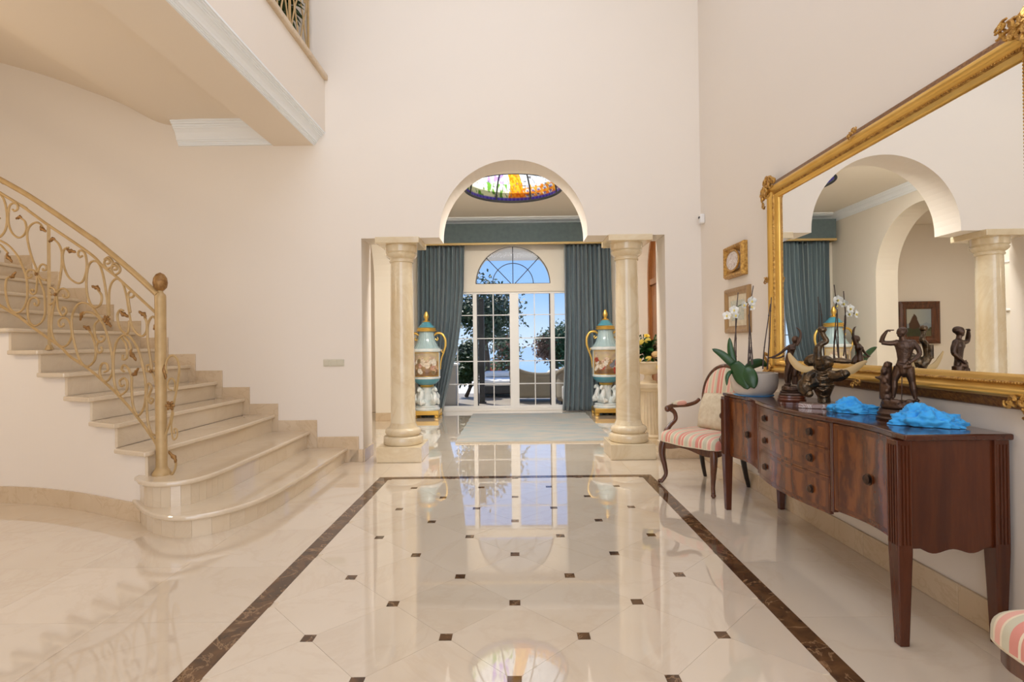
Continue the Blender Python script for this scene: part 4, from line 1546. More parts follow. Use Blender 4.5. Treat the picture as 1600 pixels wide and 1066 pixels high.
def front_panel(name, y0, y1, z0, z1, m, proud=.006, band=True, n=20):
    mm = M()
    poly = [(fx(y0 + (y1 - y0) * i / n) - proud, y0 + (y1 - y0) * i / n) for i in range(n + 1)]
    poly += [(fx(y0 + (y1 - y0) * i / n) + .010, y0 + (y1 - y0) * i / n) for i in range(n, -1, -1)]
    mm.prism(poly, XY, z0, z1)
    o = mm.obj(name, m, sb, world=True)
    if band:
        bw_ = .026
        for (a, b, c, d) in ((y0 + .008, y1 - .008, z0 + .008, z0 + bw_), (y0 + .008, y1 - .008, z1 - bw_, z1 - .008), (y0 + .008, y0 + bw_, z0 + bw_, z1 - bw_), (y1 - bw_, y1 - .008, z0 + bw_, z1 - bw_)):
            k = max(2, int((b - a) / .02))
            pp = [(fx(a + (b - a) * i / k) - proud - .0012, a + (b - a) * i / k) for i in range(k + 1)]
            pp += [(fx(a + (b - a) * i / k), a + (b - a) * i / k) for i in range(k, -1, -1)]
            q = M().prism(pp, XY, c, d)
            bo = q.obj('banding', 'band', o)
            # parent o sits at the sideboard's origin
            bo.data.transform(Matrix.Translation(-Vector(sb.location)))
    return o


def knob(parent, y, z, r=.019):
    x = fx(y) - .006
    rot = Matrix.Rotation(-pi / 2, 3, 'Y')
    mm = M()
    prof = [(.001, 0), (r * 1.2, 0), (r * 1.2, .003), (r * .5, .004), (r * .45, .007), (r * .85, .009), (r, .013), (r * .85, .017), (r * .3, .020), (0, .021)]
    tmp = M().lathe(prof, 14)
    vs = [rot @ Vector(v) + Vector((x, y, z)) - Vector(sb.location) for v in tmp.v]
    mm.add(vs, tmp.f)
    return mm.obj('knob', 'bronze', parent, smooth=True, angle=50)


D0, D1 = SBY - .405, SBY + .385
E0, E1 = SBY - SBL + .055, SBY + SBL - .055
o = front_panel('door', E0, D0 - .012, ZB + .02, ZT - .006, 'crotch')
knob(o, (E0 + D0) / 2 - .0, .61, .022)
for z in (.50, .77):
    h = M()
    h.tube([(fx(E0) - .008, E0 - .004, z - .025), (fx(E0) - .008, E0 - .004, z + .025)], .005, 8)
    hh = h.obj('hinge', 'brass', o)
    hh.data.transform(Matrix.Translation(-Vector(sb.location)))
o = front_panel('door', D1 + .012, E1, ZB + .02, ZT - .006, 'crotch')
knob(o, (E1 + D1) / 2, .60, .022)
zs_ = [ZB - .012, .560, .700, ZT - .006]
for a, b in zip(zs_[:-1], zs_[1:]):
    o = front_panel('drawer', D0 + .012, D1 - .012, a + .001, b - .001, 'crotch', .007, True, 32)
    for yk in (D0 + .145, D1 - .145):
        knob(o, yk, (a + b) / 2)
for yq in (D0, D1):
    M().prism([(fx(yq) - .009, yq - .011), (fx(yq) - .009, yq + .011), (fx(yq) + .02, yq + .011), (fx(yq) + .02, yq - .011)], XY, ZB + .005, ZT - .002).obj('partition', 'mahog', sb, world=True, bevel=.003)


def sb_leg(x, y, up=True):
    mm = M()
    w0, w1 = .030, .019
    lv = [(0, w1), (ZB, w0), (ZT, w0)]
    for (za, a), (zb_, b) in zip(lv[:-1], lv[1:]):
        mm.add([(x - a, y - a, za), (x + a, y - a, za), (x + a, y + a, za), (x - a, y + a, za), (x - b, y - b, zb_), (x + b, y - b, zb_), (x + b, y + b, zb_), (x - b, y + b, zb_)],
               [(0, 3, 2, 1), (4, 5, 6, 7), (0, 1, 5, 4), (1, 2, 6, 5), (2, 3, 7, 6), (3, 0, 4, 7)])
    lg = mm.obj('leg', 'mahog', sb, world=True, bevel=.003)
    if up:
        for k in range(4):
            o_ = -.021 + .014 * k
            rd = M()
            rd.tube([(x + o_, y - w0, ZB + .03), (x + o_, y - w0, ZT - .02)], .0052, 6)
            if x < 1.7:
                rd.tube([(x - w0, y + o_, ZB + .03), (x - w0, y + o_, ZT - .02)], .0052, 6)
            r_ = rd.obj('reeding', 'mahog', lg, smooth=True)
            r_.data.transform(Matrix.Translation(-Vector(sb.location)))
    return lg


for y in (SBY - SBL + .03, SBY + SBL - .03):
    sb_leg(1.568, y)
    sb_leg(1.962, y, y < SBY)
# shaped lower edge of the two end panels
for y in (SBY - SBL + .012, SBY + SBL - .03):
    pts = [(1.60, ZB + .03)] + [(1.60 + .335 * i / 20, ZB + .012 - .014 * sin(pi * i / 20) ** 2 + .012 * cos(4 * pi * i / 20)) for i in range(21)] + [(1.935, ZT), (1.60, ZT)]
    M().prism(pts, XZ, y, y + .018).obj('end_panel', 'mahog', sb, world=True)


# ================================================================== LARGE GILT MIRROR
MYA, MYB, MZA, MZB = 1.92, 4.11, .965, 2.472
mir = thing('wall_mirror', 'large gilt-framed wall mirror above the sideboard', 'mirror', (XR, (MYA + MYB) / 2, MZA))
fw = .142
# cross-section of the frame: (distance from outer edge, projection from wall)
sec = [(0, 0), (0, .014), (.010, .026), (.030, .036), (.050, .056), (.056, .070), (.064, .076), (.074, .074), (.086, .056), (.099, .046), (.104, .052), (.112, .052), (.116, .044), (.128, .036), (.142, .022), (.142, 0)]
secm = ['goldred', 'goldred', 'gold']


def frame_ring(lo, hi, m, name):
    mm = M()
    for k in range(lo, hi):
        (d0_, p0), (d1_, p1) = sec[k], sec[k + 1]

        def ring(d, p):
            return [(XR - p, MYA + d, MZA + d), (XR - p, MYB - d, MZA + d), (XR - p, MYB - d, MZB - d), (XR - p, MYA + d, MZB - d)]
        A, B = ring(d0_, p0), ring(d1_, p1)
        mm.add(A + B, [(i, (i + 1) % 4, 4 + (i + 1) % 4, 4 + i) for i in range(4)])
    return mm.obj(name, m, mir, world=True, smooth=True, angle=50)


frame_ring(0, 4, 'goldred', 'outer_edge')
frame_ring(4, 9, 'gold', 'frame_cove')
frame_ring(9, 12, 'goldcarve', 'beaded_band')
frame_ring(12, 15, 'gold', 'inner_slip')
M().box(XR - .018, XR - .002, MYA + fw - .01, MYB - fw + .01, MZA + fw - .01, MZB - fw + .01).obj('mirror_glass', 'mirror', mir, world=True)
# small beads along the carved band
bd = M()
d = .108
nb = 150
for i in range(nb):
    y = MYA + d + (MYB - MYA - 2 * d) * i / nb
    for z in (MZA + d, MZB - d):
        bd.ball((XR - .054, y, z), (.005, .0055, .004), 6, 4)
for i in range(95):
    z = MZA + d + (MZB - MZA - 2 * d) * i / 95
    for y in (MYA + d, MYB - d):
        bd.ball((XR - .054, y, z), (.005, .004, .0055), 6, 4)
bo = bd.obj('bead_row', 'goldcarve', mir, world=True, smooth=True)
bo['kind'] = 'stuff'


def carved(c, dy, dz, seed, big=True):
    """acanthus corner or centre ornament: scrolls and lobes"""
    r_ = random.Random(seed)
    mm = M()
    Y, Z = c
    n = 34 if big else 7
    L = .155 if big else .05
    for k in range(n):
        if big:
            t = r_.uniform(0, 1)
            if k % 2:
                y, z = Y + dy * L * 1.25 * t, Z + dz * r_.uniform(-.012, .10) * (1.2 - t)
            else:
                y, z = Y + dy * r_.uniform(-.012, .10) * (1.2 - t), Z + dz * L * 1.25 * t
            rr = .034 * (1.15 - .6 * t)
        else:
            y, z = Y + r_.uniform(-1, 1) * .03, Z + r_.uniform(-1, 1) * .02
            rr = .014
        x = XR - .066 - r_.uniform(0, .016)
        P = []
        q0 = r_.uniform(0, 6.28)
        sg = r_.choice((-1, 1))
        for i in range(9):
            q = q0 + sg * i * .62
            s_ = rr * (1 - i / 11)
            P.append((x - .010 * (i / 8), y + s_ * cos(q), z + s_ * sin(q)))
        mm.tube(spline(P, 2), [rr * .22, rr * .36, rr * .26], 6)
    if big:
        mm.ball((XR - .070, Y + dy * .035, Z + dz * .035), (.016, .026, .026), 10, 6)
        for k in range(7):
            q = k / 6 * pi / 2
            a = Vector((XR - .058, Y + dy * .03, Z + dz * .03))
            b = Vector((XR - .066, Y + dy * (.03 + .085 * cos(q)), Z + dz * (.03 + .085 * sin(q))))
            mm.tube([a, (a + b) / 2 + Vector((-.012, 0, 0)), b], [.010, .014, .004], 6)
    mm.obj('carved_corner' if big else 'carved_motif', 'goldcarve', mir, world=True, smooth=True)


for (y, z, a, b, s_) in ((MYB, MZB, -1, -1, 1), (MYB, MZA, -1, 1, 2), (MYA, MZB, 1, -1, 3), (MYA, MZA, 1, 1, 4)):
    carved((y, z), a, b, s_)
ym, zm = (MYA + MYB) / 2, (MZA + MZB) / 2
for c in ((ym, MZB - .04), (ym, MZA + .04), (MYB - .04, zm), (MYA + .04, zm)):
    carved(c, 1, 1, int(c[0] * 100), False)


# ================================================================== SMALL PICTURES ON THE RIGHT WALL
def picture(name, label, ya, yb, za, zb, fwid, dep, fm, im, mount=None, oval=False, cat='picture', xw=XR, facing=-1):
    p = thing(name, label, cat, (xw, (ya + yb) / 2, za))
    mm = M()
    se = [(0, 0), (0, dep * .6), (fwid * .2, dep), (fwid * .45, dep * .95), (fwid * .75, dep * .6), (fwid, dep * .5), (fwid, 0)]
    for (d0_, p0), (d1_, p1) in zip(se[:-1], se[1:]):
        def ring(d, q):
            return [(xw + facing * q, ya + d, za + d), (xw + facing * q, yb - d, za + d), (xw + facing * q, yb - d, zb - d), (xw + facing * q, ya + d, zb - d)]
        mm.add(ring(d0_, p0) + ring(d1_, p1), [(i, (i + 1) % 4, 4 + (i + 1) % 4, 4 + i) for i in range(4)])
    mm.obj('frame', fm, p, world=True)
    x0, x1 = sorted((xw + facing * dep * .15, xw + facing * dep * .4))
    M().box(x0, x1, ya + fwid - .002, yb - fwid + .002, za + fwid - .002, zb - fwid + .002).obj('mount', mount or im, p, world=True)
    if oval:
        cy_, cz_ = (ya + yb) / 2, (za + zb) / 2
        ry, rz_ = (yb - ya) / 2 - fwid * .9, (zb - za) / 2 - fwid * .8
        M().prism([(cy_ + ry * cos(2 * pi * i / 32), cz_ + rz_ * sin(2 * pi * i / 32)) for i in range(32)], YZ, xw + facing * dep * .9, xw + facing * dep * .3).obj('oval_relief', im, p, world=True)
        M().tube([(xw + facing * dep * .9, cy_ + ry * cos(2 * pi * i / 32), cz_ + rz_ * sin(2 * pi * i / 32)) for i in range(33)], .010, 6).obj('oval_rim', 'goldcarve', p, world=True, smooth=True)
    elif mount:
        k = .05
        M().box(xw + facing * dep * .42 - .001, xw + facing * dep * .42 + .001, ya + fwid + k, yb - fwid - k, za + fwid + k, zb - fwid - k).obj('print', im, p, world=True)
    return p


picture('cameo_picture', 'small gilt picture with an oval cameo, the upper of two on the wall', 4.56, 4.97, 1.83, 2.125, .07, .055, 'goldcarve', 'relief', 'goldcarve', True)
picture('framed_print', 'pale oak framed print hanging below the cameo picture', 4.50, 5.01, 1.325, 1.735, .065, .035, 'tanframe', 'photo', 'cushion')

# painting on the end wall of the side hall (seen in the mirror), facing the photographer's side
pt_ = thing('landscape_painting', 'dark-framed landscape painting reflected in the mirror', 'painting', (-3.56, YG, 1.17))
pxa, pxb, pza, pzb = -3.93, -3.19, 1.165, 1.955
mm = M()
for (d0_, p0), (d1_, p1) in zip([(0, 0), (0, .05), (.03, .07), (.07, .045), (.11, .04), (.14, .02)], [(0, .05), (.03, .07), (.07, .045), (.11, .04), (.14, .02), (.14, 0)]):
    rg = lambda d, q: [(pxa + d, YG - q, pza + d), (pxb - d, YG - q, pza + d), (pxb - d, YG - q, pzb - d), (pxa + d, YG - q, pzb - d)]
    mm.add(rg(d0_, p0) + rg(d1_, p1), [(i, (i + 1) % 4, 4 + (i + 1) % 4, 4 + i) for i in range(4)])
mm.obj('frame', 'walnut', pt_, world=True)
cv = M()
cc = []


def cfn(u, v):
    h = noise.noise((u * 5, v * 5, 2.0)) * .12
    c = (.24, .29, .33)
    if v > .45 + h:
        c = (.28 + .15 * u, .33 + .10 * u, .36)
    if .42 < u < .9 and v < .25 + .62 * (1 - abs(u - .68) / .30) + h:
        c = (.07, .032, .016)
    if v < .32 + h * .6:
        c = (.045, .05, .02)
    if v < .24 + h and u < .45:
        c = (.12, .11, .06)
    cc.append(c)
    return (pxa + .13 + (pxb - pxa - .26) * u + 3.56, -.012, pza + .13 - 1.17 + (pzb - pza - .26) * v)


cv.grid(cfn, 40, 40)
cv.col = cc
MT['canvas'] = vcol_mat('oil_canvas', .4)
cv.obj('canvas', 'canvas', pt_)
# slim white frame on the garden-room side wall, seen beside the reflected column
picture('white_frame', 'slim white picture frame reflected in the mirror beside the column', 6.30, 6.55, 1.58, 2.18, .03, .03, 'whiteframe', 'inner', None, False, 'picture', -XI, 1)

# ================================================================== SWITCH PLATE AND SENSOR
sw = thing('switch_plate', 'ivory triple light switch plate above the stair foot', 'light switch', (-1.963, YW, 1.07))
M().box(-2.075, -1.851, YW - .010, YW, 1.033, 1.107).obj('plate', 'plastic', sw, world=True, bevel=.003)
for k in range(3):
    x = -2.063 + .072 * k
    M().box(x, x + .056, YW - .015, YW - .009, 1.043, 1.097).obj('rocker', 'plastic', sw, world=True, bevel=.002)
sn = thing('wall_sensor', 'small white alarm sensor in the wall corner', 'sensor', (XR, 5.60, 2.55))
M().box(XR - .05, XR, 5.56, 5.63, 2.50, 2.60).obj('case', 'plasticw', sn, world=True, bevel=.012)
M().box(XR - .054, XR - .049, 5.575, 5.615, 2.555, 2.575).obj('lens', 'darkbase', sn, world=True)


# ================================================================== ARMCHAIRS
def armchair(loc, rz, label, ab=0.0, li=0.0):
    c = thing('armchair', label, 'armchair', loc, rz, 'striped armchairs beside the sideboard')
    # serpentine seat outline
    def outline(k=1.0, dz=0):
        P = [(-.25, .23), (-.285, .0), (-.30, -.19), (-.25, -.245), (-.13, -.265), (0, -.285), (.13, -.265), (.25, -.245), (.30, -.19), (.285, .0), (.25, .23), (0, .235)]
        S_ = spline([(x, y, 0) for x, y in P], 5, True)
        return [(p.x * k, p.y * k) for p in S_]
    fo, fi = outline(.975), outline(.88)
    fr = M()
    n = len(fo)
    vs, fs = [], []

    def low(x, y):
        t = atan2(y, x)
        return .335 + .020 * cos(t * 4) if y < .2 else .33
    for (x, y), (x2, y2) in zip(fo, fi):
        vs += [(x, y, low(x, y)), (x, y, .405), (x2, y2, .405), (x2, y2, low(x, y))]
    for i in range(n):
        j = (i + 1) % n
        for a in range(4):
            b = (a + 1) % 4
            fs.append((4 * i + a, 4 * j + a, 4 * j + b, 4 * i + b))
    fr.add(vs, fs).obj('seat_frame', 'walnut', c, smooth=True, angle=50)
    # domed striped seat
    so = outline(1.035)

    def sfn(u, v):
        i = u * n
        a = so[int(i) % n]
        k = cos(v * pi / 2)
        z = .374 + .110 * sin(v * pi / 2) ** .50
        rr = k ** .45 if v < 1 else 0
        return (a[0] * rr, a[1] * rr, z)
    M().grid(sfn, n, 14, cu=True).obj('seat', 'stripe', c, smooth=True, angle=180)
    gp = M()
    gp.tube([(x * .985, y * .985, .378) for x, y in so] + [(so[0][0] * .985, so[0][1] * .985, .378)], .006, 6)
    gp.obj('braid', 'cushion', c, smooth=True)
    # cabriole front legs
    for s_ in (-1, 1):
        P = [(s_ * .252, -.215, .40), (s_ * .270, -.232, .33), (s_ * .272, -.236, .25), (s_ * .255, -.222, .15), (s_ * .248, -.218, .08), (s_ * .264, -.236, .035), (s_ * .278, -.252, .012)]
        P = [(x - s_ * li, y + li * 1.6, z) for x, y, z in P]
        l = M().tube(spline(P, 5), [.028, .032, .028, .021, .017, .018, .018], 8)
        l.ball((s_ * (.281 - li), -.256 + li * 1.6, .020), (.020, .022, .019), 8, 6)
        l.obj('front_leg', 'walnut', c, smooth=True, angle=80)
        P = [(s_ * .215, .205, .40), (s_ * .217, .215, .25), (s_ * .222, .245, .10), (s_ * .225, .275, .0)]
        M().tube(spline(P, 4), [.026, .024, .019, .016], 8).obj('back_leg', 'ebony', c, smooth=True)
        # arm: support, rest, pad
        P = [(s_ * .275, -.15 + ab, .39), (s_ * .29, -.165 + ab, .44), (s_ * .285, -.115 + ab, .50), (s_ * .268, -.065 + ab, .55), (s_ * .272, -.07 + ab, .61), (s_ * .285, -.115 + ab, .652)]
        P2 = [(s_ * .288, -.135 + ab, .655), (s_ * .285, -.09 + ab, .672), (s_ * .275, .0 + ab * .5, .672), (s_ * .258, .08, .672), (s_ * .235, .16, .69), (s_ * .222, .205, .72)]
        a_ = M()
        a_.tube(spline(P, 5), [.028, .026, .020, .018, .020, .024], 8)
        a_.tube(spline(P2, 5), [.026, .020, .018, .018, .018, .016], 8)
        a_.ball((s_ * .290, -.140 + ab, .650), (.026, .030, .030), 10, 8)
        ao = a_.obj('armrest', 'walnut', c, smooth=True, angle=80)
        M().tube(spline([(s_ * .283, -.085 + ab, .688), (s_ * .278, -.03 + ab * .7, .693), (s_ * .268, .04, .692), (s_ * .262, .07, .688)], 5), [.016, .026, .026, .016], 8, flat=.8).obj('arm_pad', 'stripe', c, smooth=True, angle=80)
    # balloon back
    tl = .10

    def bk(q, k=1.0):
        x = .215 * k * (cos(q)) * (1.0 if sin(q) > -.3 else .93)
        z = .765 + .265 * k * sin(q)
        y = .215 + tl * (z - .48) / .55
        return Vector((x, y - .02 * (1 - (x / .22) ** 2), z))
    ring = [bk(2 * pi * i / 48) for i in range(49)]
    M().tube(ring, .021, 8, flat=1.2).obj('back_frame', 'walnut', c, smooth=True, angle=80)
    for s_ in (-1, 1):
        M().tube(spline([(s_ * .215, .205, .38), (s_ * .195, .212, .46), (s_ * .175, .225, .56)], 4), [.026, .020, .018], 8).obj('back_post', 'walnut', c, smooth=True)

    def pfn(u, v):
        p = bk(2 * pi * u, cos(v * pi / 2) ** .6 * .96 if v < 1 else 0)
        p.y -= .045 * sin(v * pi / 2) ** .6
        return p
    M().grid(pfn, 48, 10, cu=True).obj('back_pad', 'stripe', c, smooth=True, angle=180)

    def pfn2(u, v):
        p = bk(2 * pi * u, cos(v * pi / 2) ** .6 * .96 if v < 1 else 0)
        p.y += .03 * sin(v * pi / 2) ** .6
        return p
    M().grid(pfn2, 48, 8, cu=True).obj('back_cover', 'stripe', c, smooth=True, angle=180)
    return c


ch1 = armchair((1.635, 4.60, 0), radians(-58.5), 'pink striped armchair at the far end of the sideboard')
ch2 = armchair((1.625, 1.275, 0), radians(-88), 'pink striped armchair at the near right edge, only its seat corner in view', .12, .045)
# cushion leaning in the far chair
cu = thing('cushion', 'cream embroidered cushion leaning in the far striped armchair', 'cushion', (1.635, 4.60, .47), radians(-58.5))


def cfn2(sd):
    def fn(u, v):
        x, z = (u - .5) * 2, (v - .5) * 2
        e_ = max(0, (1 - abs(x) ** 2.6) * (1 - abs(z) ** 2.6))
        pin = 1 - .06 * (abs(x * z))
        X, Z = x * .17 * pin, z * .165 * pin
        Yc = sd * .055 * e_ ** .45
        p = Matrix.Rotation(radians(-18), 3, 'X') @ Vector((X, Yc, Z))
        return (p.x + .02, p.y + .120, p.z + .168)
    return fn


cm_ = M().grid(cfn2(-1), 18, 18)
cm_.grid(cfn2(1), 18, 18)
cm_.obj('cover', 'cushion', cu, smooth=True, angle=80)
# ================================================================== ORCHID BOWL
ZTOP = ZT + .026
OX, OY = 1.700, 3.785
orc = thing('orchid_bowl', 'white orchid in a taupe bowl on the far end of the sideboard', 'potted plant', (OX, OY, ZTOP), face_cam(OX, OY))
kz = .00455 / 5.333          # metre per pixel of the enlarged view at the bowl


def o2(x, y, d=0):
    """point of the plant from the enlarged view, d = depth away from the viewer"""
    return Vector(((x - 362) * kz, d, (955 - y) * kz))


M().lathe([(.10, 0), (.125, .012), (.150, .05), (.158, .10), (.157, .158), (.150, .160), (.147, .12), (.135, .06), (.02, .05)], 48).obj('bowl', 'pot', orc, smooth=True, angle=50)
M().grid(lambda u, v: (.148 * v * cos(2 * pi * u), .148 * v * sin(2 * pi * u), .140 + .010 * noise.noise((v * 9 * cos(6.28 * u), v * 9 * sin(6.28 * u), 1)) + .012 * (1 - v)), 32, 8, cu=True).obj('bark_mulch', 'moss', orc, smooth=True)


def orchid_leaf(pts, wd, fold=.25):
    P = spline(pts, 5)
    n = len(P) - 1
    mm = M()

    def fn(u, v):
        i = min(int(u * n), n - 1)
        c = P[i] + (P[i + 1] - P[i]) * (u * n - i)
        t = (P[min(i + 1, n)] - P[max(i - 1, 0)]).normalized()
        s_ = t.cross(Vector((0, 1, 0)))
        s_ = s_.normalized() if s_.length > .05 else Vector((1, 0, 0))
        nn = s_.cross(t)
        k = (v - .5) * 2
        ww = wd * (sin(pi * min(1, .12 + .88 * u)) ** .6)
        return c + s_ * (ww * k) + nn * (fold * ww * k * k)
    mm.grid(fn, n, 6)
    return mm.obj('leaf', 'leaf', orc, smooth=True, angle=180, solid=.004)


orchid_leaf([o2(240, 745, -.08), o2(200, 690, -.10), o2(120, 610, -.11), o2(45, 565, -.12)], .028)
orchid_leaf([o2(235, 750, -.07), o2(200, 650, -.07), o2(185, 560, -.06), o2(180, 470, -.06)], .023)
orchid_leaf([o2(215, 680, -.12), o2(260, 760, -.15), o2(300, 830, -.17), o2(315, 895, -.17)], .056)
orchid_leaf([o2(300, 720, -.14), o2(320, 760, -.165), o2(345, 820, -.18), o2(365, 885, -.18)], .048)
orchid_leaf([o2(225, 760, -.10), o2(185, 760, -.14), o2(162, 800, -.15), o2(158, 870, -.15)], .014)
orchid_leaf([o2(300, 740, .02), o2(360, 700, .06), o2(420, 690, .10), o2(470, 720, .14)], .032)
for pts in ([(225, 700, 0), (228, 480, .01), (228, 330, .0), (250, 90, .0)], [(228, 640, .02), (214, 560, .02), (228, 400, .01), (238, 300, 0)], [(318, 700, 0), (330, 480, 0), (335, 240, 0), (345, 180, .0), (368, 40, 0)],
            [(355, 700, .02), (345, 520, .02), (328, 280, .01)], [(320, 700, .03), (345, 560, .02), (338, 380, 0)], [(350, 700, -.02), (335, 600, 0), (330, 400, .02)],
            [(430, 740, .04), (445, 560, .04), (478, 320, .03), (495, 195, .03)], [(465, 745, .06), (485, 480, .05), (495, 280, .04), (503, 140, .04)]):
    P = spline([o2(x, y, d) for x, y, d in pts], 6)
    mm = M().tube(P, [.0046, .0030], 6)
    for q in range(6, len(P) - 2, 7):
        mm.ball(P[q], .006, 6, 4)
    mm.obj('stem', 'stemd', orc, smooth=True)
mm = M().tube(spline([o2(345, 170), o2(300, 185, -.01), o2(240, 215, -.015), o2(180, 260, -.02), o2(150, 285, -.02)], 5), .003, 6)
mm.obj('flower_spray', 'leaf2', orc, smooth=True)


def orchid_flower(c, r, tilt):
    mm = M()
    rot = Matrix.Rotation(tilt, 3, 'Z')
    for k in range(5):
        q = pi / 2 + k * 2 * pi / 5
        wide = .62 if k in (1, 4) else .40

        def fn(u, v):
            kk = (v - .5) * 2
            ww = r * wide * sin(pi * min(1, .1 + .9 * u)) ** .6
            p = Vector((r * u * cos(q) - ww * kk * sin(q), -.006 - .012 * u * u + .004 * kk * kk, r * u * sin(q) + ww * kk * cos(q)))
            return c + rot @ p
        mm.grid(fn, 6, 4)
    o_ = mm.obj('flower', 'petal', orc, smooth=True, angle=180)
    l = M().ball(c + rot @ Vector((0, -.014, -.004)), (.006, .008, .009), 8, 6)
    l.obj('lip', 'yellow', o_, smooth=True)


for x, y, d, r, t in ((350, 170, -.01, .036, .5), (365, 215, 0, .032, -.7), (285, 200, -.02, .030, .9), (215, 240, -.02, .034, .2), (165, 285, -.03, .034, -.3), (222, 285, -.02, .026, .6)):
    orchid_flower(o2(x, y, d), r, t)
# blue protective film showing under the bowl
fp = M()
fp.lathe([(.128, 0), (.132, .003), (.10, .004)], 40, rf=lambda q, z: 1 + .10 * noise.noise((cos(q) * 4, sin(q) * 4, 0)))
fo_ = fp.obj('cloth_mat', 'cloth')
fo_.location = (OX - .005, OY - .005, ZTOP)
tag(fo_, 'blue cloth spread under the taupe orchid bowl', 'cloth')


# ================================================================== BRONZE FIGURES
def plan(ox, oy, k):
    return lambda x, y, d=0.0: Vector(((x - ox) * k, d, (oy - y) * k))


# -- dancing woman with a child
NXx, NYy = 1.775, 3.415
nym = thing('bronze_figurine', 'bronze woman with one arm raised on a round red plinth beside the orchid', 'figurine', (NXx, NYy, ZTOP), face_cam(NXx, NYy))
N_ = plan(352, 985, .000552)
M().lathe([(.082, 0), (.084, .008), (.078, .018), (.080, .024), (.074, .034)], 40).obj('wooden_plinth', 'redwood', nym, smooth=True, angle=40)
M().lathe([(.072, .033), (.074, .040), (.066, .050), (.068, .058), (.060, .062)], 40).obj('bronze_ring', 'bronze', nym, smooth=True, angle=40)
rk = M()
r_ = random.Random(3)
rk.ball((0, 0, .070), (.060, .055, .026), 16, 10)
for k in range(14):
    q = r_.uniform(0, 6.28)
    rk.ball((.042 * cos(q), .038 * sin(q), .072 + r_.uniform(0, .014)), (.018, .016, .014), 8, 6)
sculpt(rk, .004, 'rocky_ground', 'bronze', nym, 1)
f = M()
f.tube(spline([N_(330, 565), N_(312, 640), N_(302, 690), N_(300, 750), N_(306, 800)], 4), [0.0202, 0.0176, 0.0134, 0.0118, 0.0076], 10)
f.tube(spline([N_(352, 565, .01), N_(345, 640, .01), N_(332, 700, .012), N_(330, 755, .012), N_(330, 795, .01)], 4), [0.0202, 0.0176, 0.0134, 0.0109, 0.0076], 10)
f.ball(N_(296, 803, -.008), (.014, .014, .007), 8, 6)
f.ball(N_(330, 800, -.004), (.012, .018, .007), 8, 6)
f.tube(spline([N_(340, 575), N_(336, 530), N_(336, 480), N_(345, 430), N_(362, 375), N_(378, 340)], 4), [0.0235, 0.0286, 0.0227, 0.0202, 0.0244, 0.0168], 12, flat=.78, up=(1, 0, 0))
f.ball(N_(350, 385, -.018), .012, 8, 6)
f.ball(N_(375, 385, -.018), .012, 8, 6)
f.tube([N_(378, 345), N_(387, 305)], [0.0092, 0.0076], 8)
f.ball(N_(390, 276), (.018, .021, .022), 12, 10)
f.ball(N_(398, 268, .008), (.021, .020, .020), 10, 8)
f.ball(N_(378, 290, -.012), (.008, .007, .008), 8, 6)
f.ball(N_(370, 282, -.006), (.004, .006, .004), 6, 4)
f.tube(spline([N_(405, 345), N_(438, 290), N_(455, 215), N_(440, 165), N_(415, 140)], 4), [0.0126, 0.0101, 0.0076, 0.0067, 0.0042], 8)
for k in range(4):
    f.tube([N_(422, 142, -.002 + .003 * k), N_(402 + 3 * k, 132 + 4 * k, -.004 + .004 * k)], [0.0029, 0.0020], 5)
f.tube(spline([N_(348, 350), N_(295, 385), N_(250, 428), N_(190, 465), N_(140, 485)], 4), [0.0126, 0.0101, 0.0084, 0.0067, 0.0050], 8)
for k in range(4):
    f.tube([N_(145, 483, .003 * k), N_(112, 480 + 8 * k, .004 * k)], [0.0029, 0.0018], 5)
f.tube(spline([N_(280, 465, .01), N_(225, 490, .005), N_(160, 492, 0), N_(120, 484, 0)], 4), [0.0067, 0.0059, 0.0050, 0.0025], 6)
f.tube(spline([N_(360, 470, .01), N_(385, 540, .02), N_(372, 640, .025), N_(352, 740, .02)], 4), [0.0101, 0.0168, 0.0168, 0.0101], 8)
sculpt(f, .0026, 'figure', 'bronze', nym, 3)
g = M()
g.ball(N_(395, 585, .0), .017, 10, 8)
g.tube(spline([N_(392, 605), N_(388, 650), N_(385, 700)], 4), [0.0151, 0.0185, 0.0168], 10)
g.tube(spline([N_(375, 700), N_(368, 750), N_(372, 800)], 4), [0.0126, 0.0101, 0.0076], 8)
g.tube(spline([N_(400, 700), N_(402, 750), N_(398, 800)], 4), [0.0126, 0.0101, 0.0084], 8)
g.tube(spline([N_(405, 625), N_(440, 640), N_(440, 690), N_(465, 692)], 4), [0.0084, 0.0076, 0.0059, 0.0034], 8)
g.tube(spline([N_(375, 620), N_(352, 600), N_(345, 570)], 4), [0.0084, 0.0067, 0.0050], 8)
sculpt(g, .0032, 'child', 'bronze', nym, 3)

# -- elephant standing on one leg
EX, EY = 1.745, 3.010
ele = thing('elephant_figurine', 'dark bronze elephant with raised trunk and cream tusks on a marble slab', 'figurine', (EX, EY, ZTOP), face_cam(EX, EY))
E_ = plan(390, 985, .000512)
M().box(-.125, .125, -.06, .06, 0, .026).obj('marble_slab', 'pinkmarble', ele, bevel=.004)
f = M()
f.tube(spline([E_(385, 720), E_(388, 800), E_(392, 860), E_(395, 925)], 4), [.062, .045, .032, .034], 14)
f.ball(E_(365, 650), (.068, .066, .070), 16, 12)
f.ball(E_(385, 565), (.052, .052, .054), 16, 12)
f.tube(spline([E_(310, 690, -.02), E_(225, 720, -.045), E_(205, 770, -.06), E_(248, 815, -.075)], 4), [.045, .042, .034, .028], 12)
f.tube(spline([E_(300, 590, -.03), E_(240, 640, -.05), E_(230, 700, -.07)], 4), [.034, .030, .024], 10)
f.tube(spline([E_(440, 600, -.02), E_(520, 620, -.045), E_(590, 595, -.065)], 4), [.040, .034, .028], 12)
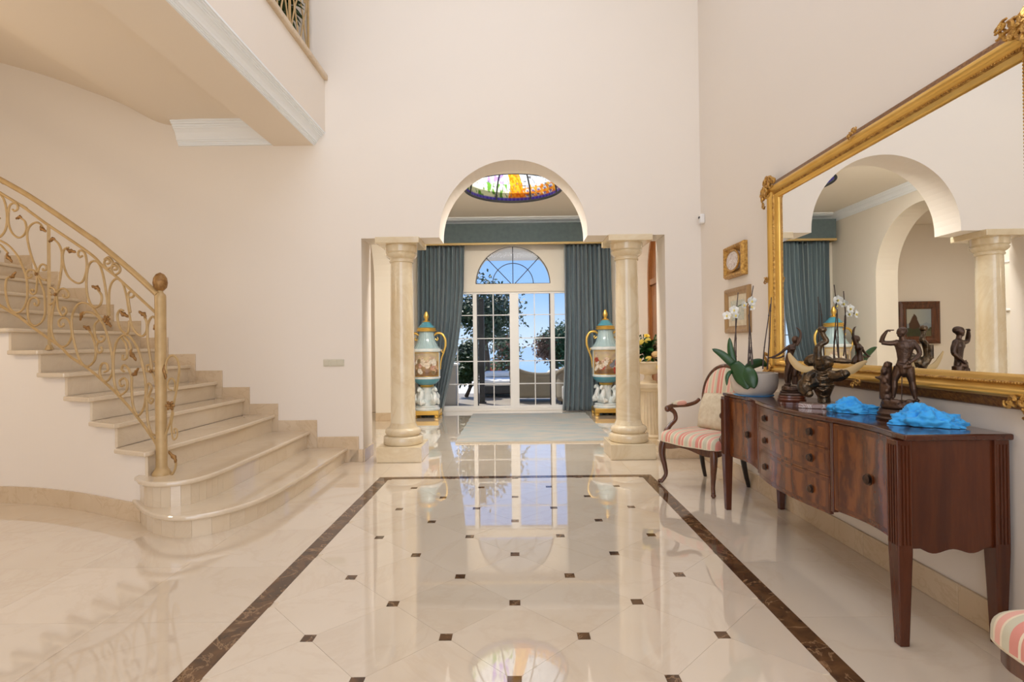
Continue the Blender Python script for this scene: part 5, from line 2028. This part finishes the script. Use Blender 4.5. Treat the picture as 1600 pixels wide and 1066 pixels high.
f.ball(E_(412, 478, -.025), (.042, .044, .040), 16, 12)
f.ball(E_(375, 505, -.05), (.034, .03, .034), 12, 8)
f.tube(spline([E_(365, 490, -.06), E_(345, 420, -.075), E_(340, 340, -.07), E_(370, 280, -.065), E_(425, 245, -.065), E_(405, 195, -.065), E_(385, 150, -.065)], 5), [.026, .022, .0205, .0165, .0140, .0125, .014], 12)
f.ball(E_(385, 118, -.065), (.024, .020, .019), 12, 10)
f.tube(spline([E_(430, 700, .05), E_(450, 760, .065), E_(440, 820, .06)], 4), [.010, .007, .009], 8)
# ears
f.ball(E_(560, 460, .0), (.058, .014, .016), 12, 8, Matrix.Rotation(radians(6), 3, 'Y'))
f.ball(E_(290, 452, .01), (.050, .012, .034), 12, 8, Matrix.Rotation(radians(-25), 3, 'Y'))
for k in range(9):
    yy = 300 + 17 * k
    f.tube([E_(316, yy, -.088), E_(328, yy + 2, -.096), E_(345, yy + 3, -.098), E_(362, yy + 2, -.096), E_(374, yy, -.086)], .0048, 6)
for (x0_, y0_, x1_, y1_, cx2, cy2) in ((300, 590, 470, 575, 390, 615), (300, 640, 450, 640, 375, 665), (330, 760, 440, 755, 385, 785), (350, 830, 430, 830, 392, 850)):
    f.tube(spline([E_(x0_, y0_, -.045), E_(cx2, cy2, -.062), E_(x1_, y1_, -.045)], 4), .008, 6)
sculpt(f, .0032, 'body', 'bronzeg', ele, 1)
for pts in ([(300, 540), (230, 555), (150, 520), (90, 440), (62, 372)], [(470, 560), (560, 580), (650, 555), (720, 500), (780, 455)]):
    P = spline([E_(x, y, -.05 - .01 * i) for i, (x, y) in enumerate(pts)], 6)
    M().tube(P, [.005, .0085, .0095, .0075, .003], 10, flat=2.3, up=(0, 1, 0)).obj('tusk', 'tusk', ele, smooth=True)
for c in ((250, 818, -.082), (592, 592, -.072)):
    p = E_(*c)
    M().ball(p, (.024, .012, .022), 12, 6).obj('foot_sole', 'bronzeg', ele, smooth=True)

# -- man shading his eyes
HX, HY = 1.848, 2.555
hun = thing('bronze_figurine', 'bronze man shading his eyes with one hand, nearest of the figures', 'figurine', (HX, HY, ZTOP), face_cam(HX, HY))
H_ = plan(315, 1000, .000475)
mm = M()
mm.lathe([(.098, 0), (.100, .008), (.092, .016), (.094, .030), (.086, .036), (.080, .050)], 40)
mm.obj('stepped_base', 'bronze', hun, smooth=True, angle=30)
rk = M()
rk.ball((0, 0, .062), (.082, .065, .032), 16, 10)
for k in range(16):
    q = r_.uniform(0, 6.28)
    rk.ball((.058 * cos(q), .045 * sin(q), .066 + r_.uniform(0, .02)), (.022, .02, .016), 8, 6)
sculpt(rk, .005, 'rocky_ground', 'bronze', hun, 1)
f = M()
f.tube(spline([H_(312, 470), H_(290, 540), H_(270, 612), H_(266, 680), H_(258, 782)], 4), [.0225, .0205, .0145, .0150, .0085], 12)
f.tube(spline([H_(386, 470), H_(400, 545), H_(414, 618), H_(424, 690), H_(438, 786)], 4), [.0230, .0205, .0145, .0150, .0085], 12)
f.ball(H_(246, 798, -.012), (.011, .022, .008), 10, 6)
f.ball(H_(448, 802, -.008), (.013, .021, .008), 10, 6)
# trunk: hips, waist, ribcage, shoulders
f.tube(spline([H_(348, 490), H_(348, 450), H_(350, 395), H_(354, 330), H_(358, 265), H_(356, 222), H_(352, 200)], 4), [.028, .031, .0255, .031, .0395, .037, .018], 16, flat=.60, up=(1, 0, 0))
f.ball(H_(330, 262, -.014), (.020, .010, .015), 10, 8)
f.ball(H_(378, 264, -.014), (.020, .010, .015), 10, 8)
f.ball(H_(296, 222, 0), .0145, 10, 8)
f.ball(H_(424, 226, 0), .0150, 10, 8)
f.tube([H_(348, 205), H_(336, 160, -.003)], [.0125, .0115], 10)
# head turned to the left: skull, jaw, nose, brow, hair, ear
f.ball(H_(332, 118, -.004), (.0195, .0200, .0235), 14, 10)
f.ball(H_(322, 148, -.009), (.0125, .0120, .0115), 10, 8)
f.tube([H_(306, 112, -.014), H_(294, 130, -.017), H_(304, 134, -.014)], [.0030, .0042, .0034], 6)
f.ball(H_(309, 108, -.014), (.0050, .0080, .0032), 8, 6)
f.ball(H_(306, 148, -.015), (.0040, .0060, .0026), 8, 6)
f.ball(H_(345, 104, .003), (.0205, .0215, .0190), 12, 8)
f.ball(H_(346, 126, -.020), (.0035, .0040, .0060), 8, 6)
# raised arm with the hand over the brow
f.tube(spline([H_(292, 225), H_(235, 230, -.006), H_(168, 222, -.012)], 4), [.0135, .0125, .0105], 10)
f.tube(spline([H_(166, 222, -.012), H_(182, 162, -.018), H_(212, 108, -.022)], 4), [.0108, .0105, .0068], 10)
f.ball(H_(230, 98, -.024), (.0115, .0095, .0045), 8, 6)
for k in range(4):
    f.tube([H_(240, 97, -.031 + .0045 * k), H_(280 - 4 * abs(k - 1), 95 + 2 * k, -.033 + .005 * k)], [.0033, .0026], 5)
f.tube([H_(226, 104, -.03), H_(248, 114, -.034)], [.0036, .0026], 5)
# other arm bent, hand on the thigh
f.tube(spline([H_(430, 230), H_(464, 282, .004), H_(480, 335, .004)], 4), [.0140, .0125, .0105], 10)
f.tube(spline([H_(480, 335, .004), H_(446, 382, -.012), H_(404, 418, -.024)], 4), [.0108, .0100, .0068], 10)
f.ball(H_(392, 424, -.027), (.0110, .0090, .0085), 8, 6)
for k in range(4):
    f.tube([H_(388, 418 + 6 * k, -.030), H_(364, 424 + 7 * k, -.032)], [.0034, .0026], 5)
f.tube([H_(396, 414, -.030), H_(380, 404, -.034)], [.0036, .0026], 5)
# cloth round the hips
f.tube(spline([H_(296, 438, -.006), H_(345, 466, -.022), H_(402, 452, -.008)], 4), [.012, .016, .013], 8)
f.tube(spline([H_(342, 470, -.020), H_(346, 525, -.016), H_(350, 572, -.006)], 4), [.016, .016, .007], 8)
sculpt(f, .0026, 'figure', 'bronze', hun, 3)
st = M()
st.tube(spline([H_(205, 800, .01), H_(195, 700, .01), H_(200, 580, .012), H_(212, 480, .012), H_(235, 420, .012)], 4), [.032, .026, .024, .022, .012], 10)
for k in range(10):
    st.ball(H_(185 + r_.uniform(-20, 40), 450 + 33 * k, r_.uniform(-.012, .012)), (.014, .014, .018), 8, 6)
st.tube([H_(190, 590, 0), H_(140, 585, 0), H_(105, 580, 0)], [.012, .009, .004], 6)
sculpt(st, .0045, 'tree_stump', 'bronze', hun, 1)
M().tube([H_(332, 560, -.03), H_(326, 815, -.03)], .0022, 6).obj('staff', 'bronze', hun)


# ================================================================== CRUMPLED BLUE CLOTHS
def cloth(label, c, L, D, Hh, seed, rz):
    o_ = M()

    def fn(u, v):
        q = 2 * pi * u
        th = pi / 2 * v
        p = Vector((cos(q) * cos(th), sin(q) * cos(th), sin(th)))
        s_ = Vector((seed * 3.1, seed * 1.7, seed))
        n1 = noise.noise(Vector((p.x * 1.6, p.y * 1.6, p.z * 1.6)) + s_)
        rid = 1 - abs(noise.noise(Vector((p.x * 3.4, p.y * 4.2, p.z * 3)) + s_)) * 2
        rid2 = 1 - abs(noise.noise(Vector((p.x * 8, p.y * 8, p.z * 7)) + s_)) * 2
        k = 1 + .34 * n1 + .22 * rid + .12 * rid2 - .16
        taper = 1 - .35 * max(0, p.x)
        return (p.x * L * k, p.y * D * k * taper, max(0, p.z) * Hh * k * taper + .002)
    o_.grid(fn, 90, 30, cu=True)
    b = o_.obj('crumpled_cloth', 'cloth', None, smooth=True, angle=180)
    b.location = (c[0], c[1], ZTOP)
    b.rotation_euler = (0, 0, rz)
    return tag(b, label, 'cloth', 'crumpled blue cloths on the sideboard')


cloth('crumpled bright blue cloth between the elephant and the bronze man', (1.785, 2.795), .105, .060, .062, 2, radians(-35))
cloth('crumpled bright blue cloth at the near corner, in front of the bronze man', (1.815, 2.350), .128, .068, .082, 5, radians(-38))

# ================================================================== BALCONY RAILING AND PLANT
br = thing('balcony_railing', 'gold iron railing along the upper landing', 'railing', (-2.16, 4.0, 4.185))
bx = -2.17
M().tube([(bx, LY + .1, 5.08), (bx, YW - .03, 5.08)], .024, 8).obj('handrail', 'iron', br, world=True, smooth=True)
for z in (4.28, 4.98):
    M().tube([(bx, LY + .1, z), (bx, YW - .05, z)], .010, 6).obj('bar', 'iron', br, world=True)
for k in range(9):
    y = YW - .10 - .46 * k
    M().tube([(bx, y, 4.185), (bx, y, 5.08)], .014, 6).obj('post', 'iron', br, world=True)
    for s_ in (-1, 1):
        for (c0, q) in ((.12, 0), (.34, 1)):
            P = [(bx, y - c0 + s_ * .0, 4.30), (bx, y - c0 + s_ * .07, 4.42), (bx, y - c0 + s_ * .03, 4.56), (bx, y - c0 + s_ * .01, 4.66), (bx, y - c0 + s_ * .07, 4.80), (bx, y - c0 + s_ * .06, 4.90), (bx, y - c0 + s_ * .02, 4.90), (bx, y - c0 + s_ * .03, 4.85)]
            M().tube(spline(P, 4), .008, 6).obj('scroll', 'iron', br, world=True, smooth=True)
bp = thing('balcony_plant', 'leafy green plant behind the landing railing', 'plant', (-2.50, 5.36, 3.95))
M().lathe([(.13, 0), (.17, .12), (.19, .26), (.18, .27), (.15, .24)], 24).obj('pot', 'pot', bp, smooth=True, angle=40)
M().tube([(0, 0, .2), (.02, 0, .5), (.04, 0, .85)], [.02, .012], 6).obj('stem', 'bark', bp)
rnd = random.Random(4)
for k in range(120):
    q = rnd.uniform(0, 2 * pi)
    e_ = rnd.uniform(-.5, 1.2)
    d = Vector((cos(q) * cos(e_), sin(q) * cos(e_), sin(e_)))
    mm = M()
    leafmesh(mm, d * rnd.uniform(.02, .12) + Vector((.10, 0, .82)), d, rnd.uniform(.10, .18), rnd.uniform(.02, .04), droop=.4)
    mm.obj('leaf', 'leaf2' if k % 3 else 'leaf', bp, smooth=True, angle=180)
# ================================================================== TERRACE AND GARDEN
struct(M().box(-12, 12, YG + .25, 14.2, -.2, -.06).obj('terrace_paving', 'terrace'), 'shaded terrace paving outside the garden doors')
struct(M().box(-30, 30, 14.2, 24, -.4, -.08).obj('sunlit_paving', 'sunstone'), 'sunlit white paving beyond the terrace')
struct(M().box(-30, -1.0, 24, 40, -.6, -.10).obj('lawn', 'lawn'), 'green lawn beyond the paving')
struct(M().box(-900, 900, 60, 2500, -14.2, -14).obj('sea', 'sea'), 'pale sea on the horizon')
struct(M().box(-7, 7, YG + .25, 11.9, 3.13, 3.45).obj('terrace_eave', 'sunstone'), 'white eave over the terrace')
# dark terrace post seen at the edge of the left leaf
tp = thing('terrace_post', 'dark post just outside the left glazed door', 'post', (-.755, 11.75, -.06))
M().box(-.06, .06, -.06, .06, 0, 2.32).obj('shaft', 'black', tp)
M().box(-.09, .09, -.09, .09, 0, .03).obj('base_plate', 'darkbase', tp)

# low grey wall block at the far left of the doors
lb = thing('garden_wall_block', 'grey rendered wall block outside, beside the left curtain', 'wall block', (-1.37, 11.6, -.06))
M().box(-.55, .08, -.25, .25, 0, .86).obj('block', 'greywall', lb, bevel=.01)
M().box(-.58, .11, -.28, .28, .86, .90).obj('white_cap', 'sunstone', lb)

# daybed
db = thing('daybed', 'white cushioned daybed on a dark base in the sun outside', 'daybed', (-.48, 13.75, -.06))
M().box(-.42, .42, -.8, .8, .08, .27).obj('base', 'black', db, bevel=.02)
M().box(-.42, .42, -.8, .8, .28, .42).obj('mattress', 'offwhite', db, bevel=.05, seg=3)
M().box(-.38, .38, .42, .76, .43, .58).obj('bolster', 'offwhite', db, bevel=.08, seg=3)
for sx_ in (-.36, .36):
    for sy_ in (-.65, .65):
        M().box(sx_ - .04, sx_ + .04, sy_ - .04, sy_ + .04, 0, .10).obj('foot', 'darkbase', db)

# rattan sofa seen from behind
sf = thing('rattan_sofa', 'curved woven rattan sofa seen from behind through the right door', 'sofa', (.57, 12.15, -.06))


def back_shell(u, v):
    # outside shell: back dips in the middle and rises into the arms
    x = -.62 + 1.24 * u
    top = .60 + .16 * abs(2 * u - 1) ** 2.2
    z = .10 + (top - .10) * v
    return (x, -.28 + .05 * sin(pi * v) - .06 * (1 - abs(2 * u - 1)) + 0, z)


M().grid(back_shell, 24, 8).obj('backrest', 'wicker', sf, smooth=True, solid=.07)
M().tube([(-.62 + 1.24 * i / 24, -.30, .61 + .16 * abs(2 * i / 24 - 1) ** 2.2) for i in range(25)], .05, 10).obj('top_roll', 'wicker', sf, smooth=True)
M().box(-.60, .60, -.25, .5, .12, .34).obj('seat_base', 'wicker', sf, bevel=.03)
M().box(-.55, .55, -.2, .48, .34, .48).obj('seat_cushion', 'offwhite', sf, bevel=.05, seg=3)
for s_ in (-1, 1):
    M().tube(spline([(s_ * .62, -.28, .72), (s_ * .66, .0, .66), (s_ * .66, .45, .56)], 5), .07, 10).obj('arm_roll', 'wicker', sf, smooth=True)
    M().box(s_ * .66 - .05, s_ * .66 + .05, -.25, .48, .12, .6).obj('arm_side', 'wicker', sf, bevel=.03)
    for y in (-.2, .42):
        M().box(s_ * .56 - .03, s_ * .56 + .03, y - .03, y + .03, 0, .12).obj('foot', 'darkbase', sf)
# second armchair of the set, nearer and to the right
s2 = thing('rattan_armchair', 'woven rattan armchair outside, partly behind the right curtain', 'armchair', (1.29, 11.22, -.06))
M().tube(spline([(-.38, .30, .56), (-.36, -.05, .70), (-.18, -.30, .80), (.10, -.34, .80), (.36, -.10, .72), (.40, .30, .58)], 6), .06, 10).obj('top_roll', 'wicker', s2, smooth=True)
cvp = spline([(-.38, .30, 0), (-.36, -.05, 0), (-.18, -.30, 0), (.10, -.34, 0), (.36, -.10, 0), (.40, .30, 0)], 6)
zt_ = spline([(0, 0, .56), (0, 0, .70), (0, 0, .80), (0, 0, .80), (0, 0, .72), (0, 0, .58)], 6)
nn_ = len(cvp) - 1
M().grid(lambda u, v: (cvp[round(u * nn_)].x, cvp[round(u * nn_)].y, .10 + (zt_[round(u * nn_)].z - .10) * v), nn_, 6).obj('shell', 'wicker', s2, smooth=True, solid=.06)
M().box(-.33, .35, -.25, .3, .12, .44).obj('seat', 'offwhite', s2, bevel=.05, seg=3)
for x in (-.28, .30):
    for y in (-.2, .24):
        M().box(x - .03, x + .03, y - .03, y + .03, 0, .14).obj('foot', 'darkbase', s2)
# throw cushion on the sofa
tc_ = thing('throw_cushion', 'white throw cushion on the rattan sofa arm', 'cushion', (.90, 12.38, .44), .4)
M().ball((0, 0, .10), (.20, .09, .12), 16, 10).obj('cover', 'offwhite', tc_, smooth=True)


# trees: trunk, limbs, and a crown of many leaves
def tree(name, label, base, trunk, crown_c, crown_r, nleaf, leaf_l, mats, seed, gaps=1.0, group='garden trees', split=None):
    t = thing(name, label, 'tree', base, 0, group)
    r = random.Random(seed)
    tr = M()
    C = Vector(crown_c)
    P = spline([(0, 0, 0), (C.x * .3 + .1, C.y * .3, C.z * .35), (C.x * .8, C.y * .8, C.z * .75), C], 5)
    tr.tube(P, [trunk, trunk * .75, trunk * .4], 8)
    cl = []
    for k in range(26):
        while True:
            p = Vector((r.uniform(-1, 1), r.uniform(-1, 1), r.uniform(-1, 1)))
            if p.length < 1:
                break
        p = Vector((p.x * crown_r[0], p.y * crown_r[1], p.z * crown_r[2]))
        cl.append(C + p)
        a = P[r.randint(len(P) // 2, len(P) - 1)]
        tr.tube(spline([a, (a + C + p) / 2 + Vector((0, 0, -.1)), C + p], 3), [trunk * .3, trunk * .08], 5)
    tr.obj('trunk', 'bark', t, smooth=True)
    groups = {m: M() for m in mats}
    for k in range(nleaf):
        c = cl[r.randint(0, len(cl) - 1)]
        sp_ = gaps * min(crown_r) * .42
        p = c + Vector((r.gauss(0, sp_), r.gauss(0, sp_), r.gauss(0, sp_ * .8)))
        m_ = mats[0]
        if split is not None and len(mats) > 1:
            m_ = mats[1] if split(p, r) else mats[0]
        d = Vector((r.uniform(-1, 1), r.uniform(-1, 1), r.uniform(-1, .5))).normalized()
        s_ = d.orthogonal().normalized()
        L = leaf_l * r.uniform(.6, 1.25)
        a, b, c2, e_ = p, p + d * L * .5 + s_ * L * .28, p + d * L, p + d * L * .5 - s_ * L * .28
        groups[m_].add([a, b, c2, e_], [(0, 1, 2, 3)])
    for m_, g_ in groups.items():
        if g_.f:
            fo = g_.obj('foliage', m_, t, clean=False)
            fo['kind'] = 'stuff'
    return t


tree('leafy_tree', 'dark leafy tree close outside the left glazed door', (-.92, 15.2, -.08), .10, (.02, 0, 2.22), (.74, .6, .80), 5400, .125, ['leafdk'], 2, 1.0)
tree('bushy_shrub', 'dense dark shrub low behind the left door pane', (-1.25, 13.2, -.06), .05, (.05, 0, .88), (.24, .24, .62), 3200, .11, ['leafdk'], 5, .9)
tree('pine_tree', 'round pine with a rust-brown side, far beyond the right door', (2.55, 34.0, -2.2), .22, (0, 0, 3.50), (.95, .9, 1.15), 9000, .20, ['pine', 'rust'], 8, .8, split=lambda p, r: p.x < -.15 + r.gauss(0, .25) and p.z < 3.9 + r.gauss(0, .3))
tree('grey_shrub', 'thin greyish shrub between the daybed and the door stile', (-.30, 17.6, -.08), .06, (0, 0, 1.05), (.36, .3, .65), 1400, .13, ['rust', 'pine'], 13, 1.1, split=lambda p, r: r.random() > .4)
# small red-flowered shrub on the lawn's edge
fs_ = thing('flower_shrub', 'small shrub with red flowers at the lawn edge', 'shrub', (-1.05, 23.2, -.1))
g1, g2 = M(), M()
r = random.Random(21)
for k in range(260):
    p = Vector((r.gauss(0, .25), r.gauss(0, .2), abs(r.gauss(.25, .16))))
    (g2 if k % 3 == 0 else g1).ball(p, .035, 5, 3)
a = g1.obj('foliage', 'leaf2', fs_)
a['kind'] = 'stuff'
a = g2.obj('blossom', 'redfl', fs_)
a['kind'] = 'stuff'
